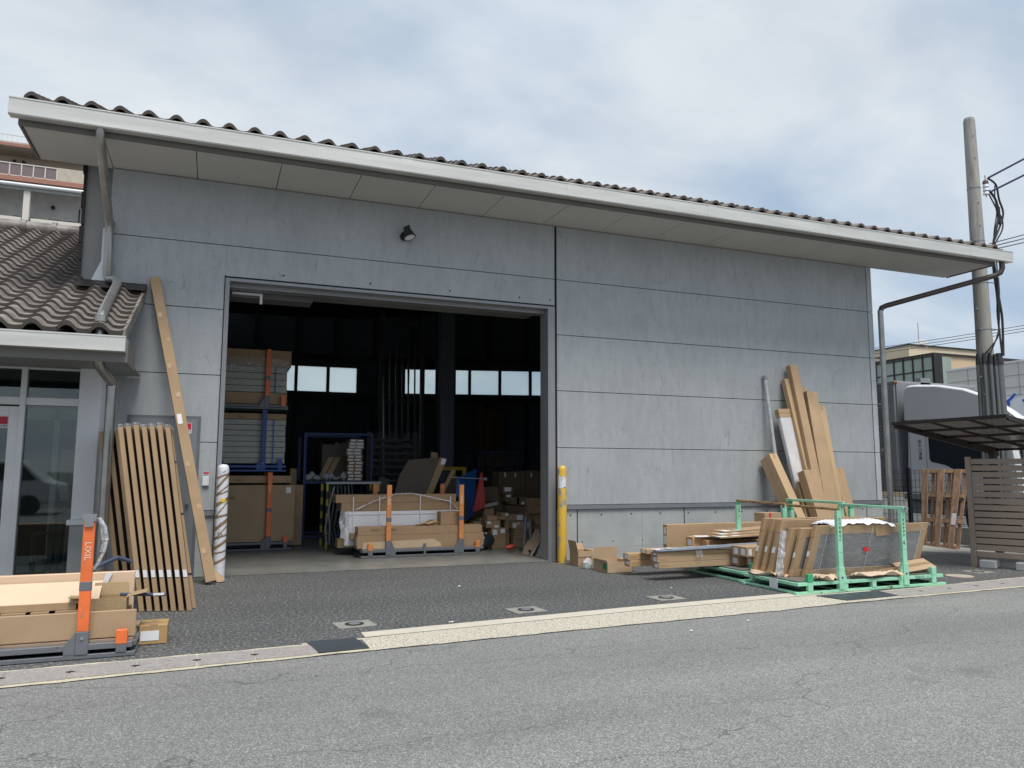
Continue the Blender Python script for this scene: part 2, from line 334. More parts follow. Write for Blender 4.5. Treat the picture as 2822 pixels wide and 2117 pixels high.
# ------------------------------------------------------------ ground
EDGE = [(-45, -8.3), (-7.5, -5.12), (-6.22, -5.03), (-3.86, -4.85), (-2.14, -4.73), (.33, -4.6), (1.24, -4.5), (4.2, -4.38), (9, -4.2), (60, -2.3)]
def ey(x):
    for a, b in zip(EDGE, EDGE[1:]):
        if a[0] <= x <= b[0]: return a[1]+(b[1]-a[1])*(x-a[0])/(b[0]-a[0])
def band(xs, f0, f1, z):
    m = MB()
    for a, b in zip(xs, xs[1:]): m.add([(a, f0(a), z), (b, f0(b), z), (b, f1(b), z), (a, f1(a), z)], [(0, 1, 2, 3)])
    return m
def frange(a, b, n): return [a+(b-a)*i/n for i in range(n+1)]
ASPH_R = nodes_mat("worn_road_asphalt", asphalt((.245, .245, .236), (.54, .54, .515), .25, (.5, 1.3, 1)))
ASPH_F = nodes_mat("dark_forecourt_asphalt", asphalt((.098, .10, .10), (.36, .36, .35), 0, (.6, 1, 1), 34))
g = MB(); g.add([(-600, -600, -.008), (600, -600, -.008), (600, 600, -.008), (-600, 600, -.008)], [(0, 1, 2, 3)])
struct(g.build("ground", M("distant_ground", (.12, .12, .115), .9), origin=(0, 0, 0)))
struct(band([-45]+frange(-8, 10, 12)+[60], lambda x: -22, lambda x: ey(x), -.004).build("road", ASPH_R, origin=(0, 0, 0)))
struct(band([-45]+frange(-8, 10, 12)+[60], lambda x: ey(x), lambda x: 9 if x > -8 else 9, 0).build("forecourt", ASPH_F, origin=(0, 0, 0)))
# covered roadside gutter, concrete apron, grates
def wob(x, s): return .008*sin(x*9+s)+.006*sin(x*23+s*2)
def cover_run(name, x0, x1, top, joints, label):
    r = thing(name, label, 'gutter cover', (x0, -4.8, 0)); r['kind'] = 'structure'
    js = [x0]+joints+[x1]
    xs = frange(x0, x1, 60)
    band(xs, lambda x: ey(x)+wob(x, 1), lambda x: top(x)+wob(x, 4), .002).build("mortar_edge", MORT, r)
    m = MB()
    for a, b in zip(js, js[1:]):
        a += .004; b -= .004
        m.prism([(a, ey(a)+.058, .003), (b, ey(b)+.058, .003), (b, top(b)-.055, .003), (a, top(a)-.055, .003)], (0, 0, .005))
    m.mat(1)
    for j in joints:
        y = (ey(j)+top(j))/2
        m.prism([(j+.028*cos(q)*1.1, y+.02*sin(q), .008) for q in frange(0, 2*pi*.9, 9)], (0, 0, .0012))
    m.build("cover_slabs", [SLAB, DARK], r)
    return r
topL = lambda x: -4.55+(x+6.3)*.045
cover_run("gutter_cover_run", -9.3, -4.215, topL, [-8.9+.42*i for i in range(8)][:0]+[-8.75, -8.32, -7.9, -7.48, -7.06, -6.66, -6.27, -5.87, -5.47, -5.07, -4.67], "row of pinkish concrete drain covers with dark lifting holes in front of the grey and orange stillage")
topR = lambda x: -3.93+(x-3.2)*.085
cover_run("gutter_cover_run", 2.2, 12, topR, [2.7, 3.2, 3.7, 4.2, 4.7, 5.2, 5.8, 6.4, 7, 7.8, 8.6, 9.4], "row of concrete drain covers with slits between green stillage and road at the right")
smt = lambda x: -4.17+(x+3.8)*.095 if x < -1 else -3.904+(x+1)*.062
smb = lambda x: smt(x)-.20
xs = frange(-3.78, 2.1, 40)
m = band(xs, smb, smt, .004); struct(m.build("smooth_concrete_strip", STRIPC, origin=(0, 0, 0)))
xs = frange(-3.82, 2.2, 60)
m = band(xs, lambda x: ey(x)+wob(x, 2), lambda x: smb(x)-.012+(-.0 if x > -3.7 else -.05), .003); struct(m.build("washed_pebble_apron", PEBBLE, origin=(0, 0, 0)))
def grate(corners, label, nb, wide=0):
    r = thing("drain_grate", label, 'drain grate', (*corners[0], 0), "drain grates at the road edge")
    c = [Vector((*p, .0)) for p in corners]
    MB().prism([p+Vector((0, 0, .004)) for p in c], (0, 0, .002)).build("pit", DARK, r)
    m = MB(); P = lambda u, v: (c[0]*(1-u)+c[1]*u)*(1-v)+(c[3]*(1-u)+c[2]*u)*v
    for i in range(nb+1):
        u = i/nb; d = .35/nb
        m.prism([P(max(0, u-d), 0)+Vector((0,0,.006)), P(min(1, u+d), 0)+Vector((0,0,.006)), P(min(1, u+d), 1)+Vector((0,0,.006)), P(max(0, u-d), 1)+Vector((0,0,.006))], (0, 0, .006))
    for v in frange(.02, .98, 10):
        m.prism([P(0, v-.02)+Vector((0,0,.0065)), P(1, v-.02)+Vector((0,0,.0065)), P(1, v+.012)+Vector((0,0,.0065)), P(0, v+.012)+Vector((0,0,.0065))], (0, 0, .004))
    m.build("bars", M("grate_steel", (.13, .15, .17), .45, metal=.5, var=.2), r)
m = band(frange(-4.27, -3.80, 8), lambda x: ey(x)+wob(x, 1), lambda x: ey(x)+.06, .0035); struct(m.build("gutter_mortar_line", MORT, origin=(0, 0, 0)))
m = band(frange(-4.30, -3.62, 8), lambda x: topL(x)-.005, lambda x: topL(x)+.045, .0035); struct(m.build("gutter_mortar_line", MORT, origin=(0, 0, 0)))
grate([(-4.215, -4.80), (-3.83, -4.79), (-3.87, -4.375), (-4.26, -4.40)], "dark steel drain grate left of the pebbled concrete apron", 26)
grate([(1.40, -4.40), (2.17, -4.36), (2.24, -4.02), (1.30, -4.05)], "dark steel drain grate in front of the green stillage", 40)
def valve(x, y, rot, label, sq=True, rr=.085):
    r = thing("inspection_cover", label, 'inspection cover', (x, y, 0), "small inspection covers set in the forecourt")
    T = Matrix.Translation((x, y, 0)) @ Matrix.Rotation(rot, 4, 'Z')
    if sq:
        MB().box(-.17, .17, -.145, .145, .001, .007, T).build("surround", M("worn_cream_concrete", (.27, .265, .235), .85, var=.2, vs=12), r)
        m = MB(); m.tube([T @ Vector((0, 0, .007)), T @ Vector((0, 0, .012))], rr, 20); m.mat(1); m.tube([T @ Vector((0, 0, .012)), T @ Vector((0, 0, .014))], rr*.62, 20)
        m.build("lid", [M("iron_lid", (.06, .06, .06), .5, metal=.5), GREYLT], r)
    else:
        m = MB(); m.tube([T @ Vector((0, 0, .001)), T @ Vector((0, 0, .008))], .17, 24); m.build("lid", M("worn_concrete_lid", (.42, .36, .28), .9, var=.2, vs=10), r)
valve(-3.77, -3.80, .1, "square concrete inspection cover beside the left end of the pebbled apron")
valve(-2.05, -3.69, .08, "middle one of the three square inspection covers along the apron")
valve(-.33, -3.55, .06, "square inspection cover nearest the long boxes overhanging the green stillages")
valve(4.97, -3.2, .0, "square inspection cover in front of the taupe slat fence", True)
valve(4.33, -3.42, 0, "plain round cover right of the green stillage", False)
# ------------------------------------------------------------ tile roofs
def tiles(x0, nx, y0, z0, ny, pitch, sy=1, hump_h=.08, pw=.302, ex=.27, t=.034):
    """S tiles, laid from the eave (y0,z0) upwards; sy=+1 climbs towards +Y"""
    m = MB(); K = 12; ca, sa = cos(pitch), sin(pitch)
    prof = []
    for k in range(K+1):
        u = k/K
        h = hump_h*max(0, sin(pi*(u-.01)/.54))**.8 if u < .55 else -.012*sin(pi*(u-.55)/.45)
        prof.append((u*pw, h))
    for j in range(ny):
        for i in range(nx):
            X = x0+i*pw; jx = rnd.uniform(-.003, .003); jz = rnd.uniform(-.002, .003); vs = []
            for (s, lift) in ((0, t), (ex*1.12, 0)):
                for (dx, h) in prof:
                    d = j*ex+s; n = h+lift+jz
                    vs.append((X+dx+jx, y0+sy*(d*ca-n*sa), z0+d*sa+n*ca))
            for (dx, h) in prof:
                d = j*ex; n = h-.012+jz; vs.append((X+dx+jx, y0+sy*(d*ca-n*sa), z0+d*sa+n*ca))
            W = K+1; f = [(k, k+1, W+k+1, W+k) for k in range(K)]+[(2*W+k, 2*W+k+1, k+1, k) for k in range(K)]
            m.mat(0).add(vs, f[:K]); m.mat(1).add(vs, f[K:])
    return m
PIT = RD(20.5)
# ------------------------------------------------------------ warehouse
WH = thing("warehouse", "large grey panelled warehouse with open doorway, deep eave and tiled roof", 'warehouse', (0, 0, 0))
m = MB(); g_ = .005
rows = [(.855, 1.75), (1.75, 2.65), (2.65, 3.55), (3.55, 4.45), (4.45, 5.335)]
for a, b in rows:
    A, B = a+g_, b-g_
    if b <= 3.56: m.box(-6.40, -4.965, 0, .06, A, B)
    elif b < 4.5: m.box(-6.40, -4.965, 0, .06, A, B); m.box(-4.965, -.02, 0, .06, 4.02, B)
    else: m.box(-6.40, -.02, 0, .06, A, B)
    m.box(.02, 6.60, 0, .06, A, B)
m.mat(1)
for x in (-4.2, -2.98, -1.77, -.63, -.1): m.tube([(x, -.004, 4.10), (x, .0, 4.10)], .014, 10)
m.build("wall_panels", [WPANEL, DARK], WH, bevel=.006)
m = MB()
for a, b in rows: m.box(6.625, 6.745, .002, .062, a+g_, b-g_)
m.build("corner_trim", M("corner_trim_paint", (.46, .475, .50), .5), WH, bevel=.004)
m = MB()          # concrete behind the joints, side and gable walls
m.box(-6.39, -4.93, .045, .24, 0.01, 5.33); m.box(-.01, 6.735, .045, .24, .01, 5.33); m.box(-4.93, -.01, .045, .24, 4.0, 5.33)
m.build("backing_wall", DARK, WH)
BW = [(-6.4, 12.1), (-1.0, 11.86), (6.72, 9.82)]
m = MB()
m.box(-6.40, -6.30, .24, 12.1, 0, 5.33); m.box(6.60, 6.735, .24, 9.8, 0, 5.33)
ridgeY, ridgeZ = 6.0, 5.45+7.1*math.tan(PIT)
for X in (-6.40, 6.62): m.prism([(X, .05, 5.33), (X, 12, 5.33), (X, ridgeY, ridgeZ-.3)], (.1, 0, 0))
m.build("side_wall", WPANEL, WH)
def bwseg(a, b, z0, z1, mb, d=.12):
    a = Vector((*a, 0)); b = Vector((*b, 0)); n = Vector((-(b-a).y, (b-a).x, 0)).normalized()*d
    mb.prism([a+Vector((0,0,z0)), b+Vector((0,0,z0)), b+Vector((0,0,z1)), a+Vector((0,0,z1))], n)
def bwp(x):
    (x0, y0), (x1, y1), (x2, y2) = BW
    return (x, y0+(y1-y0)*(x-x0)/(x1-x0)) if x < x1 else (x, y1+(y2-y1)*(x-x1)/(x2-x1))
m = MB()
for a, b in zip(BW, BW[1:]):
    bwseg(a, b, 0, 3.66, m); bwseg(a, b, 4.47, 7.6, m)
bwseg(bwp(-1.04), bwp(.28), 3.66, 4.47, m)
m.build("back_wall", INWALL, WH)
m = MB()
x = -6.2
while x < 6.5:
    px, py = bwp(x); m.box(px-.05, px+.05, py-.1, py-.002, 0, 3.6); m.box(px-.05, px+.05, py-.1, py-.002, 4.75, 6.3); x += 1.12
for a, b in zip(BW, BW[1:]):
    for z in (3.42, 4.62):
        p = Vector((*a, 0)); q = Vector((*b, 0)); m.prism([p+Vector((0,-.14,z)), q+Vector((0,-.14,z)), q+Vector((0,-.14,z+.16)), p+Vector((0,-.14,z+.16))], (0, .13, 0))
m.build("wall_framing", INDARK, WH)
panes = [(-6.2+.9*i) for i in range(6)]
def winrun(xs):
    for a, b in zip(xs, xs[1:]):
        wdw = MB(); e = .035
        A, B = bwp(a), bwp(b); 
        d = Vector((B[0]-A[0], B[1]-A[1], 0)); L = d.length; d.normalize(); n = Vector((-d.y, d.x, 0))
        T = Matrix(((d.x, n.x, 0, A[0]), (d.y, n.y, 0, A[1]), (0, 0, 1, 0), (0, 0, 0, 1)))
        wdw.box(0, L, -.02, .09, 3.66, 3.70, T); wdw.box(0, L, -.02, .09, 4.44, 4.47, T); wdw.box(0, .045, -.02, .09, 3.70, 4.44, T); wdw.box(L-.045, L, -.02, .09, 3.70, 4.44, T)
        f = wdw.build("window", M("brown_window_frame", (.06, .045, .045), .5), WH)
        MB().box(.045, L-.045, .03, .036, 3.70, 4.44, T).build("pane", FROST, f)
winrun([-6.4+.05, -5.5, -4.6, -3.7, -2.82, -1.91, -1.03])
winrun([.28, 1.40, 2.205, 3.10, 4.01, 4.9, 5.8, 6.5])
# column inside, ceiling slab
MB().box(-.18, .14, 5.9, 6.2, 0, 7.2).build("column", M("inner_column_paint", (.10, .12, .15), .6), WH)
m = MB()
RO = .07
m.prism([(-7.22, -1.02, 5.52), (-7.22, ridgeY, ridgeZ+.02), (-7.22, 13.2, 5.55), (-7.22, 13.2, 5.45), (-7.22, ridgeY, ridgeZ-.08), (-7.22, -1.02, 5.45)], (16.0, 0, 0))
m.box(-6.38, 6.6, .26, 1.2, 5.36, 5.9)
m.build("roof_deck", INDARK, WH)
m = MB()
sx = [-7.24, -6.405]+[-5.376+1.031*i for i in range(14)]+[8.78]
sx = sorted(set([round(q, 3) for q in sx if q < 8.6]))+[8.78]
for a, b in zip(sx, sx[1:]): m.box(a+.005, b-.005, -1.0, .05, 5.342, 5.356)
m.build("soffit", SOFF, WH)
m = MB(); m.box(-7.27, 8.80, -1.04, -1.0, 5.325, 5.50); m.box(-7.27, -7.245, -1.0, .0, 5.325, 5.56); m.box(8.785, 8.81, -1.0, .0, 5.325, 5.56)
m.build("fascia", M("shaded_eave_fascia", (.17, .165, .155), .6, var=.05), WH)  # dark metal tone with the shadow between gutter and soffit put in
m = MB()
GX0, GX1 = -7.34, 9.08
m.box(GX0, GX1, -1.205, -1.20, 5.385, 5.575); m.box(GX0, GX1, -1.2, -1.07, 5.38, 5.385); m.box(GX0, GX1, -1.075, -1.07, 5.385, 5.53)
m.box(GX0, GX1, -1.212, -1.195, 5.565, 5.58); m.box(GX0, GX0+.005, -1.2, -1.075, 5.385, 5.575); m.box(GX1-.005, GX1, -1.2, -1.075, 5.385, 5.575)
m.box(GX0, GX1, -1.195, -1.16, 5.373, 5.38)
for x in (-2.83, -.36, 2.1, 4.55, 7.95): m.box(x, x+.16, -1.208, -1.205, 5.383, 5.566)
m.build("gutter", ALU, WH)
tiles(-7.2, 53, -1.20, 5.572, 26, PIT, hump_h=.062, t=.03).build("roof_tiles", [TILE, M("shaded_roof_tile_edge", (.13, .105, .09), .6, var=.2)], WH, smooth=True)  # second material: brown lip faces, darkened with painted shadow
# verge tiles up the left and right gable
m = MB()
for X in (-7.22, 8.80):
    for j in range(26):
        y = -1.15+j*.27*cos(PIT); z = 5.54+j*.27*sin(PIT)
        m.box(X-.02, X+.02, y, y+.26, z-.06, z+.05)
m.build("verge_tiles", TILE, WH)
MB().prism([(-7.2, 13.2, 5.6), (-7.2, ridgeY, ridgeZ+.1), (-7.2, ridgeY, ridgeZ)], (15.95, 0, 0)).build("rear_roof", TILE, WH)
FLASH = M("flashing_metal", (.24, .25, .27), .4, metal=.4, var=.05)
for a, b in ((-6.41, -6.06), (-5.18, -4.97), (.015, 6.76)):
    m = MB(); m.box(a, b, -.022, .03, .79, .853); m.box(a, b, -.03, -.0225, .79, .80); m.build("sill_flashing", FLASH, WH)
for segs in (((-6.41, -4.97),), ((.015, .348), (.368, 1.53), (1.533, 2.33), (2.35, 4.33), (4.35, 6.33), (6.35, 6.735))):
    m = MB()
    for a, b in segs: m.box(a, b, .0, .04, .0, .188); m.box(a, b, .0, .04, .190, .785)
    m.mat(1); x = -6.3
    while x < 6.6:
        if segs[0][0] < x < segs[-1][1]-.2: m.tube([(x, -.002, .70), (x, .0, .70)], .017, 12); m.tube([(x+.2, -.002, .28), (x+.2, .0, .28)], .013, 12)
        x += .545
    m.build("concrete_base", [CONC, CONCD], WH, bevel=.003)
# doorway frame
m = MB()
m.box(-4.96, -4.90, -.006, .30, 0, 4.0); m.box(-.14, -.018, -.006, .30, 0, 4.0); m.box(-4.90, -.14, -.006, .14, 3.955, 4.0)
m.box(-4.90, -.14, .14, .34, 3.90, 3.97)
m.build("door_frame", M("door_frame_steel", (.27, .275, .285), .45, metal=.3, var=.06), WH, bevel=.003)
m = MB(); m.box(-4.97, -4.96, -.01, .02, 0, 4.03); m.box(-4.97, -.018, -.01, .02, 4.0, 4.018); m.box(-.018, .018, .01, .03, .8, 5.33)
m.build("door_gasket", DARK, WH)
m = MB(); m.box(-4.9, -.14, .34, .9, 3.96, 4.5); m.build("door_header_box", M("header_paint", (.20, .20, .19), .6), WH)
m = MB(); m.box(-4.88, -3.75, .4, .75, 3.83, 3.95); m.mat(1); m.box(-4.86, -4.45, .35, .39, 3.86, 3.89); m.tube([(-4.47, .36, 3.88), (-4.47, .36, 3.74)], .02, 10)
m.build("shutter_motor_box", [M("motor_cover", (.12, .12, .12), .6), WHITE], WH)
MB().box(-6.3, 6.6, -.035, 12, .004, .014).build("floor_slab", INFLOOR, WH)
# wing panel and stepped edge left of the corner
m = MB(); m.box(-6.74, -6.38, .28, .36, 2.9, 5.9)
m.build("wing_panel", M("wing_paint", (.33, .33, .32), .6, var=.04), WH)
m = MB()
for j in range(12): m.box(-6.785+.016*(j % 2), -6.735, .25-.012*(j % 2), .37, 5.52-.235*j-.22, 5.52-.235*j)
m.build("wing_edge_tiles", BRONZE, WH)
m = MB(); m.box(-6.47, -6.405, -.03, .05, 3.72, 4.5); m.prism([(-6.62, -.05, 3.66), (-6.40, -.05, 3.66), (-6.40, -.05, 4.05), (-6.47, -.05, 4.05)], (0, .06, 0))
m.build("corner_flashing", WPAINT, WH)
# downpipes
m = MB()
m.tube([(-6.42, -1.13, 5.40), (-6.42, -1.13, 5.33), (-6.42, -1.10, 5.27), (-6.415, -.98, 5.17), (-6.39, -.22, 4.60), (-6.39, -.13, 4.52), (-6.388, -.11, 4.40), (-6.375, -.11, 3.86), (-6.35, -.12, 3.80),
        (-6.27, -.28, 3.78), (-6.23, -.38, 3.74), (-6.21, -.55, 3.66), (-6.19, -1.75, 3.08), (-6.18, -1.93, 2.98), (-6.18, -1.97, 2.88), (-6.18, -1.97, 2.55), (-6.18, -1.96, 2.50), (-6.16, -1.90, 2.45), (-6.11, -1.5, 2.36), (-6.10, -1.44, 2.33), (-6.10, -1.43, 2.26), (-6.10, -1.43, 0.0)], .052, 16)
for c in ((-6.384, -.11, 4.50), (-6.18, -1.97, 2.93), (-6.18, -1.97, 2.56), (-6.10, -1.43, 2.28)): m.cyl(c, .058, .07, 16)
m.build("downpipe", PIPE, WH, smooth=True)
m = MB(); m.tube([(8.86, -1.13, 5.38), (8.86, -1.13, 5.25), (8.83, -1.11, 5.17), (8.72, -1.05, 5.11), (6.95, -.14, 4.57), (6.87, -.10, 4.53), (6.84, -.09, 4.45)], .05, 14)
m.build("downpipe_arm", PIPEB, WH, smooth=True)
m = MB(); m.tube([(6.84, -.09, 4.47), (6.84, -.09, .0)], .052, 14)
for z in (.9, 1.78, 2.66, 3.55): m.box(6.76, 6.9, -.06, .02, z, z+.025)
m.build("downpipe", PIPE, WH, smooth=True)
# flush side door behind the boards
m = MB(); m.box(-6.06, -5.18, -.012, .03, .03, 2.09); m.mat(1); m.box(-6.02, -5.22, -.022, -.012, .05, 2.05)
d = m.build("side_door", [GREYST, M("side_door_paint", (.20, .215, .225), .5, var=.04)], WH)
m = MB(); m.cyl((-5.30, -.07, .96), .022, .05, 14, 'Y'); m.build("handle", GREYLT, d)
m = MB(); m.box(-5.43, -5.29, -.026, -.0235, 1.86, 2.0); m.mat(1); m.box(-5.425, -5.295, -.028, -.026, 1.91, 1.995)
st = m.build("sticker", [WPAPER, RED], d)
text("lettering", "SECOM", .034, INK, st, at(-5.36, -.0275, 1.885), .0005, sx=1.1)
m = MB(); m.box(-5.13, -5.05, -.035, -.001, 1.18, 1.30); m.build("control_box", WPAPER, WH, bevel=.004)
m = MB(); m.box(-5.12, -5.05, -.004, -.001, 1.315, 1.36); m.mat(1); m.box(-5.118, -5.052, -.006, -.004, 1.335, 1.358)
s2 = m.build("small_sticker", [WPAPER, RED], WH); text("lettering", "SECOM", .017, INK, s2, at(-5.085, -.0055, 1.325), .0004)
SPOT = thing("spotlight", "small black spotlight fixed high on the wall above the doorway", 'spotlight', (-2.46, 0, 4.84))
m = MB(); m.cyl((-2.50, -.05, 4.86), .06, .05, 18, 'Y'); m.tube([(-2.49, -.05, 4.87), (-2.48, -.10, 4.98), (-2.46, -.16, 4.98)], .022, 10); m.build("bracket", BLACK, SPOT, smooth=True)
m = MB(); a = Vector((-2.49, -.12, 4.97)); dr = Vector((.28, -.25, -1)).normalized()
m.tube([a, a+dr*.07], .045, 18, .06); m.tube([a+dr*.07, a+dr*.17], .06, 18, .095); m.build("lamp_head", BLACK, SPOT, smooth=True)
m = MB(); m.tube([a+dr*.165, a+dr*.173], .075, 18); m.build("lens", M("frosted_lens", (.75, .75, .72), .4), SPOT)
# ------------------------------------------------------------ office wing on the left
OF = thing("office_building", "low office with brown tiled roof, glass entrance and pale pillar", 'office', (-8, 0, 0))
OP = math.atan(.44)
tiles(-5.955-.302*22, 22, -2.06, 2.80, 28, OP, hump_h=.07, t=.04, ex=.2314).build("roof_tiles", [TILE2, M("shaded_brown_tile_edge", (.12, .098, .085), .7, var=.2)], OF, smooth=True)  # lip colour is tile brown with shade painted in
m = MB()
for j in range(8):
    y = -2.06+j*.27*cos(OP); z = 2.80+j*.27*sin(OP); m.prism([(-5.96, y, z+.05), (-5.96, y+.27, z+.15), (-5.96, y+.27, z+.02), (-5.96, y, z-.10)], (.03, 0, 0))
m.build("verge_tiles", TILE2, OF)
m = MB(); m.box(-6.7, -5.92, -.06, .0, 3.69, 3.80); m.prism([(-6.7, -.06, 3.80), (-6.7, -.06, 3.72), (-6.7, -.3, 3.66)], (.78, 0, 0)); m.build("wall_flashing", BRONZE, OF)
rz = 2.80+24*.27*sin(OP); ry = -2.06+24*.27*cos(OP)
m = MB(); 
for i in range(12):
    x = -12.2+i*.45; m.tube([(x, ry, rz+.08), (x+.44, ry, rz+.08)], .11, 14); m.tube([(x+.40, ry, rz+.08), (x+.47, ry, rz+.08)], .135, 14)
m.box(-12.4, -6.78, ry-.07, ry+.07, rz-.1, rz+.08)
m.build("ridge_tiles", TILE2, OF, smooth=True)
MB().prism([(-12.6, -2.0, 2.78), (-12.6, ry, rz-.03), (-12.6, ry+4, rz-1.7), (-12.6, ry+4, rz-1.9), (-12.6, ry, rz-.2), (-12.6, -2.0, 2.66)], (6.08, 0, 0)).build("roof_deck", INDARK, OF)
MB().prism([(-6.52, -2.0, 2.78), (-6.52, -.02, 3.66), (-6.52, -.02, 3.5), (-6.52, -2.0, 2.68)], (.53, 0, 0)).build("roof_end_deck", BRONZE, OF)
m = MB(); m.box(-13, -5.915, -2.185, -2.18, 2.60, 2.755); m.box(-13, -5.915, -2.18, -2.06, 2.60, 2.605); m.box(-13, -5.915, -2.065, -2.06, 2.605, 2.70); m.box(-5.92, -5.915, -2.18, -2.065, 2.605, 2.755); m.box(-13, -5.915, -2.19, -2.172, 2.745, 2.76)
m.build("gutter", ALU, OF)
m = MB(); m.box(-13, -5.90, -2.055, -2.02, 2.50, 2.74); m.box(-5.93, -5.90, -2.02, -1.2, 2.50, 2.74); m.build("fascia", M("shaded_eave_fascia", (.17, .165, .155), .6), OF)  # same fascia colour, gutter shadow painted in
m = MB()
for a, b in ((-13, -9.1), (-9.098, -8.02), (-8.018, -7.06), (-7.058, -6.35), (-6.348, -5.93)): m.box(a, b, -2.02, -.02, 2.585, 2.60)
m.build("soffit", M("office_soffit", (.26, .26, .25), .7, var=.05), OF)
m = MB(); m.box(-6.535, -6.30, -.60, -.0, .80, 2.70); m.build("pillar", WPAINT, OF, bevel=.006)
m = MB(); m.box(-6.57, -6.29, -.64, -.0, .74, .80); m.build("pillar_ledge", WPAINT, OF, bevel=.004)
m = MB(); m.box(-6.54, -6.30, -.61, 0, 0, .74); m.build("plinth", CONC, OF)
m = MB(); FY0, FY1 = -.50, -.40
m.box(-10, -6.54, FY0, FY1, 2.565, 2.60); m.box(-10, -7.15, FY0, FY1, 2.14, 2.23); m.box(-7.09, -6.54, FY0, FY1, 2.14, 2.23); m.box(-7.15, -7.09, FY0-.02, FY1+.02, .1, 2.60)
m.box(-10, -6.54, FY0, FY1, .1, .17); m.box(-8.6, -8.54, FY0, FY1, .1, 2.14); m.box(-10, -6.5, FY0-.05, FY1+.05, .0, .1); m.build("window_frame", ALUF, OF, bevel=.003)
m = MB(); m.box(-7.09, -6.54, -.455, -.449, .17, 2.14); m.box(-10, -7.15, -.455, -.449, 2.23, 2.565); m.box(-7.09, -6.54, -.455, -.449, 2.23, 2.565); m.build("window_pane", GLASS, OF)
m = MB(); m.box(-7.255, -7.15, -.49, -.42, .12, 2.12); m.box(-8.10, -7.99, -.49, -.42, .12, 2.12); m.box(-7.99, -7.255, -.49, -.42, 2.0, 2.12); m.box(-7.99, -7.255, -.49, -.42, .12, .30)
dr_ = m.build("entrance_door", ALUF, OF, bevel=.003)
MB().box(-7.99, -7.255, -.455, -.449, .30, 2.0).build("pane", GLASS, dr_)
m = MB(); m.box(-7.40, -7.262, -.459, -.456, 1.865, 2.0); m.mat(1); m.box(-7.395, -7.267, -.461, -.459, 1.91, 1.995)
st = m.build("sticker", [WPAPER, RED], dr_); text("lettering", "SECOM", .036, INK, st, at(-7.331, -.4605, 1.888), .0005)
# vestibule behind the glass
m = MB(); m.box(-10, -6.42, 3.2, 3.3, 0, 2.6); m.box(-6.52, -6.42, -.38, 3.2, 0, 2.6); m.box(-10, -6.5, -.38, 3.2, 0, .05); m.box(-10, -9.9, -.4, 3.2, 0, 2.6)
m.box(-13, -10.0, -.5, -.3, 0, 2.59)
m.build("inner_walls", M("lobby_grey", (.14, .145, .14), .7), OF)
MB().box(-10, -6.42, -.38, 3.2, 2.6, 2.66).build("inner_ceiling", M("lobby_ceiling", (.10, .11, .115), .8), OF)
m = MB(); IY = .9
for X in (-7.5, -7.02, -6.72): m.box(X, X+.07, IY, IY+.06, .05, 2.2)
m.box(-9, -6.6, IY, IY+.06, 2.05, 2.2); m.box(-9, -6.6, IY, IY+.06, .05, .18); m.build("inner_door_frame", ALUF, OF)
m = MB(); m.box(-6.74, -6.56, -.2, -.17, 1.2, 1.62); m.build("letter_rack", M("pale_rack", (.45, .45, .42), .6), OF)
UM = thing("umbrella_stand", "rack with hooked umbrellas standing behind the office glass", 'umbrella stand', (-6.75, -.15, .05))
m = MB(); m.tube([(-6.98, -.25, .62), (-6.56, -.25, .64)], .014, 8); m.tube([(-6.98, -.05, .62), (-6.56, -.05, .64)], .014, 8)
for x in (-6.97, -6.57): m.tube([(x, -.25, .05), (x, -.25, .62)], .014, 8); m.tube([(x, -.05, .05), (x, -.05, .62)], .014, 8)
m.build("rack", GREYLT, UM)
for i, x in enumerate((-6.80, -6.72, -6.64)):
    m = MB(); m.tube([(x, -.15, .12), (x+.02, -.15, .75)], .03, 8, .05); m.tube([(x+.02, -.15, .75)]+[(x+.055-.035*cos(q), -.15, .88+.035*sin(q)) for q in frange(0, pi, 6)]+[(x+.09, -.15, .84)], .010, 8)
    m.build("umbrella", M("clear_umbrella", (.3, .32, .34), .3), UM)
